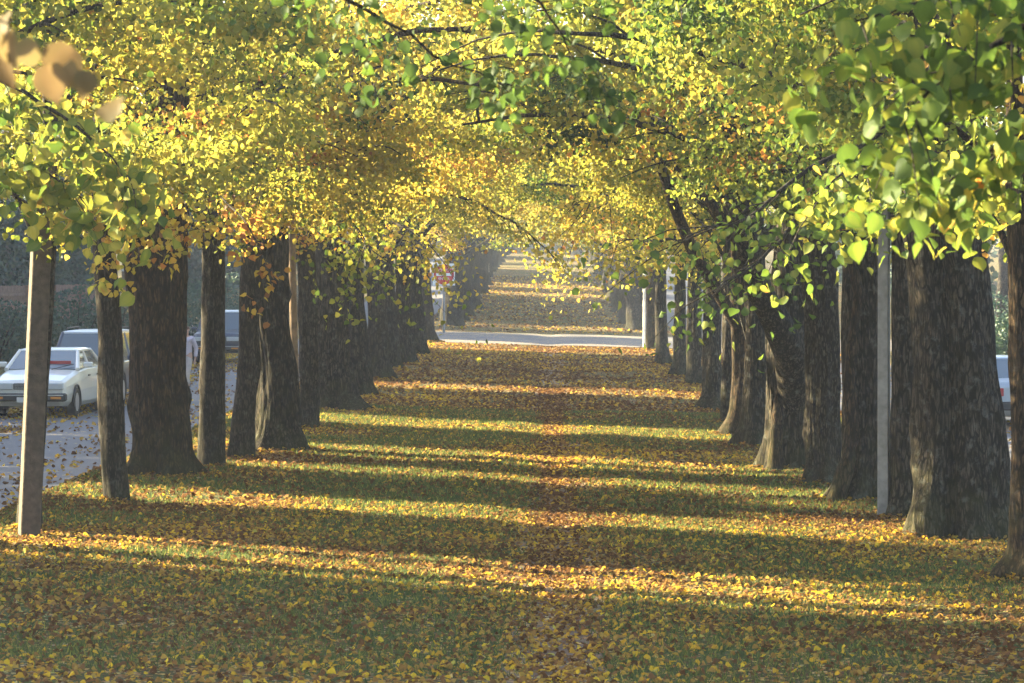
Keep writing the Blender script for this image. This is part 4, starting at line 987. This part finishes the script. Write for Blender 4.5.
# ------------------------------------------------------------------ fallen leaves and grass
def scatter(n, x0, x1, y0, y1, r, pw=1.0):
    X = r.uniform(x0, x1, n); Y = y0 + (y1 - y0) * r.random(n) ** pw; return X, Y
def litter(name, parts, seed, lift=.012):
    rn = np.random.default_rng(seed); AX, AY, S, V = [], [], [], []
    for n, x0, x1, y0, y1, pw, sz, thr, shift in parts:
        X, Y = scatter(n, x0, x1, y0, y1, rn, pw)
        c = vn2(X, Y, .55) * .6 + vn2(X + 40, Y, 1.6) * .4 + .25 * np.exp(-(X / .5) ** 2)
        k = c + rn.normal(0, .16, n) > thr - .03
        X, Y = X[k], Y[k]; AX.append(X); AY.append(Y); S.append(sz * rn.uniform(.55, 1.2, len(X)))
        tone = .18 + .48 * (vn2(X + 11, Y + 5, .35) - .5) + shift
        V.append(np.clip(tone + rn.normal(0, .26, len(X)), .01, .99))
    X, Y, S, V = map(np.concatenate, (AX, AY, S, V)); n = len(X)
    P = np.stack([X, Y, g(X, Y) + lift + rn.uniform(0, .022, n)], 1)
    Yd = rn.normal(size=(n, 3)); Yd[:, 2] *= .22
    Nr = np.stack([rn.normal(0, .75, n), rn.normal(0, .75, n), np.ones(n)], 1)
    tm = T6 * np.array([1, 1, 1.6]); tm[:, 1] -= .5
    setp(mk(name, mesh_poly(name, leaf_verts(P, S, Yd, Nr, tm), 6, n, val=V), LITTER), kind='stuff')
litter('fallen_leaves', [(56000, -6.4, 5.6, 17, 36, .85, .053, .38, 0), (46000, -6.4, 6.4, 36, 64, .9, .068, .35, 0), (36000, -6.3, 6.3, 64, 119, 1, .085, .36, .0),
                         (4500, -.22, .40, 17, 75, .9, .060, .25, -.2), (9000, -6.3, 6.3, 142, 230, .8, .14, .3, .08)], 5)
litter('street_leaves', [(3000, -8.2, -6.3, 26, 110, .9, .085, .42, .12), (7000, -12.3, -9.9, 40, 118, .9, .09, .36, .2), (1200, -9.8, -8, 36, 118, .9, .085, .5, .1), (3500, 6.3, 12, 30, 118, .9, .085, .4, .1)], 6, .018)
def foot_litter():
    rn = np.random.default_rng(12); A = []
    for k, (root, X, Y, gz) in list(TREES.items()):
        if k in ('nl', 'nr', 'nr2'): continue
        me = next(c for c in root.children if c.name.startswith('trunk')).data
        co = np.zeros(len(me.vertices) * 3, np.float32); me.vertices.foreach_get('co', co); co = co.reshape(-1, 3)
        low = co[np.abs(co[:, 2]) < .12]; n = int(90 + 420 * np.abs(low[:, :2]).max())
        b = low[rn.integers(0, len(low), n)]; out = 1 + np.abs(rn.normal(0, .22, n)) + .03
        x, y = X + b[:, 0] * out, Y + b[:, 1] * out
        A.append(np.stack([x, y, g(x, y) + .012 + .10 * rn.random(n) * np.exp(-(out - 1) / .12)], 1))
    P = np.concatenate(A); n = len(P); S = .06 * rn.uniform(.6, 1.25, n) * np.clip(P[:, 1] / 45, 1, 2)
    Yd = rn.normal(size=(n, 3)); Yd[:, 2] *= .3; Nr = np.stack([rn.normal(0, .6, n), rn.normal(0, .6, n), np.ones(n)], 1)
    tm = T6 * np.array([1, 1, 1.6]); tm[:, 1] -= .5
    setp(mk('leaf_drifts', mesh_poly('leaf_drifts', leaf_verts(P, S, Yd, Nr, tm), 6, n, val=np.clip(.36 + rn.normal(0, .24, n), .01, .99)), LITTER), kind='stuff')
foot_litter()
def grass(n, seed):
    rn = np.random.default_rng(seed)
    X, Y = scatter(n, -6.3, 6.0, 17, 62, rn, 1.35)
    c = vn2(X, Y, .55) * .6 + vn2(X + 40, Y, 1.6) * .4
    k = (c + rn.normal(0, .08, n) < .56) & (np.abs(X - .1) > .16 + .1 * rn.random(n)); X, Y = X[k], Y[k]; m = len(X)
    h = rn.uniform(.028, .065, m) * (1 + (Y - 17) / 90); w = rn.uniform(.004, .007, m) * (1 + (Y - 17) / 22)
    a = rn.uniform(0, 6.28, m); P = np.stack([X, Y, g(X, Y) - .004], 1)
    dx = np.stack([np.cos(a), np.sin(a), 0 * a], 1) * w[:, None]
    tip = np.stack([rn.normal(0, .5, m) * h, rn.normal(0, .5, m) * h, h], 1)
    V = np.stack([P - dx, P + dx, P + tip], 1).reshape(-1, 3)
    setp(mk('grass', mesh_poly('grass', V, 3, m, val=np.clip(.45 + rn.normal(0, .25, m), .01, .99)), GRASS), kind='stuff')
grass(320000, 9)

# far wood that closes the view at the top of the rise
def far_wood():
    rn = np.random.default_rng(4); n = 26000
    X = rn.uniform(-120, 120, n); Y = 640 + rn.uniform(-40, 40, n); c = vn2(X, Y, .09)
    z = rn.random(n) ** .7 * (11 + 9 * c)
    k = rn.random(n) < .35 + c; X, Y, z = X[k], Y[k], z[k]
    P = np.stack([X, Y, g(X, Y) + z], 1)
    setp(mk('distant_wood', leaf_mesh('distant_wood', P, 1.5 * rn.uniform(.6, 1.3, len(P)), .3 + rn.normal(0, .2, len(P)), T4, .2, rn), FARLEAF), kind='stuff')
far_wood()
def side_wood(x, label_name, seed):
    rn = np.random.default_rng(seed); n = 16000
    Y = rn.uniform(40, 330, n); X = x + rn.uniform(-5, 5, n); c = vn2(X * 0 + x, Y, .12)
    z = rn.random(n) * (8 + 6 * c); k = rn.random(n) < .5 + .6 * c; X, Y, z = X[k], Y[k], z[k]
    P = np.stack([X, Y, g(X, Y) + z], 1)
    setp(mk(label_name, leaf_mesh(label_name, P, .8 * rn.uniform(.6, 1.3, len(P)), .45 + rn.normal(0, .2, len(P)), T4, .2, rn), CONIF), kind='stuff')
side_wood(-48, 'wood_behind_left_gardens', 21); side_wood(52, 'wood_behind_right_gardens', 22)

# ------------------------------------------------------------------ haze, light, sky, camera
hz = MB(); x0, x1, y0, y1, z0, z1 = -230, 230, -70, 760, -2.5, 36
hz.add([(x0, y0, z0), (x1, y0, z0), (x1, y1, z0), (x0, y1, z0), (x0, y0, z1), (x1, y0, z1), (x1, y1, z1), (x0, y1, z1)], [(3, 2, 1, 0), (4, 5, 6, 7), (0, 1, 5, 4), (1, 2, 6, 5), (2, 3, 7, 6), (3, 0, 4, 7)])
m, nt, N, L = newmat('haze_air'); out = N.new('ShaderNodeOutputMaterial'); pv_ = N.new('ShaderNodeVolumePrincipled')
pv_.inputs['Color'].default_value = (.62, .72, 1.0, 1); pv_.inputs['Density'].default_value = .00042; pv_.inputs['Anisotropy'].default_value = .35
L.new(pv_.outputs[0], out.inputs['Volume'])
HAZE = setp(hz.build('haze', m), kind='stuff')

w = bpy.data.worlds.new('World'); scene.world = w; w.use_nodes = True
nt = w.node_tree; bg = nt.nodes['Background']; sky = nt.nodes.new('ShaderNodeTexSky'); sky.sky_type = 'NISHITA'; sky.sun_disc = False
sky.sun_elevation = SUN_E; sky.sun_rotation = math.atan2(TO_SUN[0], TO_SUN[1]); sky.air_density = 1.0; sky.dust_density = 2.0
nt.links.new(sky.outputs[0], bg.inputs[0]); bg.inputs[1].default_value = .062
sl = bpy.data.lights.new('sun', 'SUN'); sl.energy = 5.0; sl.angle = R_(.55); sl.color = (1, .84, .48)
so = bpy.data.objects.new('sun', sl); COL.objects.link(so); so.rotation_euler = Vector(-TO_SUN).to_track_quat('-Z', 'Y').to_euler(); so.location = (-60, 60, 60)

cd = bpy.data.cameras.new('camera'); cam = bpy.data.objects.new('camera', cd); COL.objects.link(cam); scene.camera = cam
cd.sensor_width = 36; cd.lens = 36 * F / 1024; cd.clip_start = .1; cd.clip_end = 6000
cam.location = CAM; cam.rotation_euler = (math.pi / 2 - PITCH, 0, YAW)
cd.dof.use_dof = True; cd.dof.focus_distance = 42; cd.dof.aperture_fstop = 9

scene.render.engine = 'CYCLES'
cy = scene.cycles
cy.use_denoising = True; cy.max_bounces = 6; cy.diffuse_bounces = 2; cy.glossy_bounces = 2; cy.transmission_bounces = 5; cy.volume_bounces = 1; cy.transparent_max_bounces = 4
cy.caustics_reflective = False; cy.caustics_refractive = False; cy.sample_clamp_indirect = 6
vs = scene.view_settings; vs.view_transform = 'Standard'; vs.look = 'None'; vs.gamma = 1; vs.exposure = 3.32; vs.use_curve_mapping = False
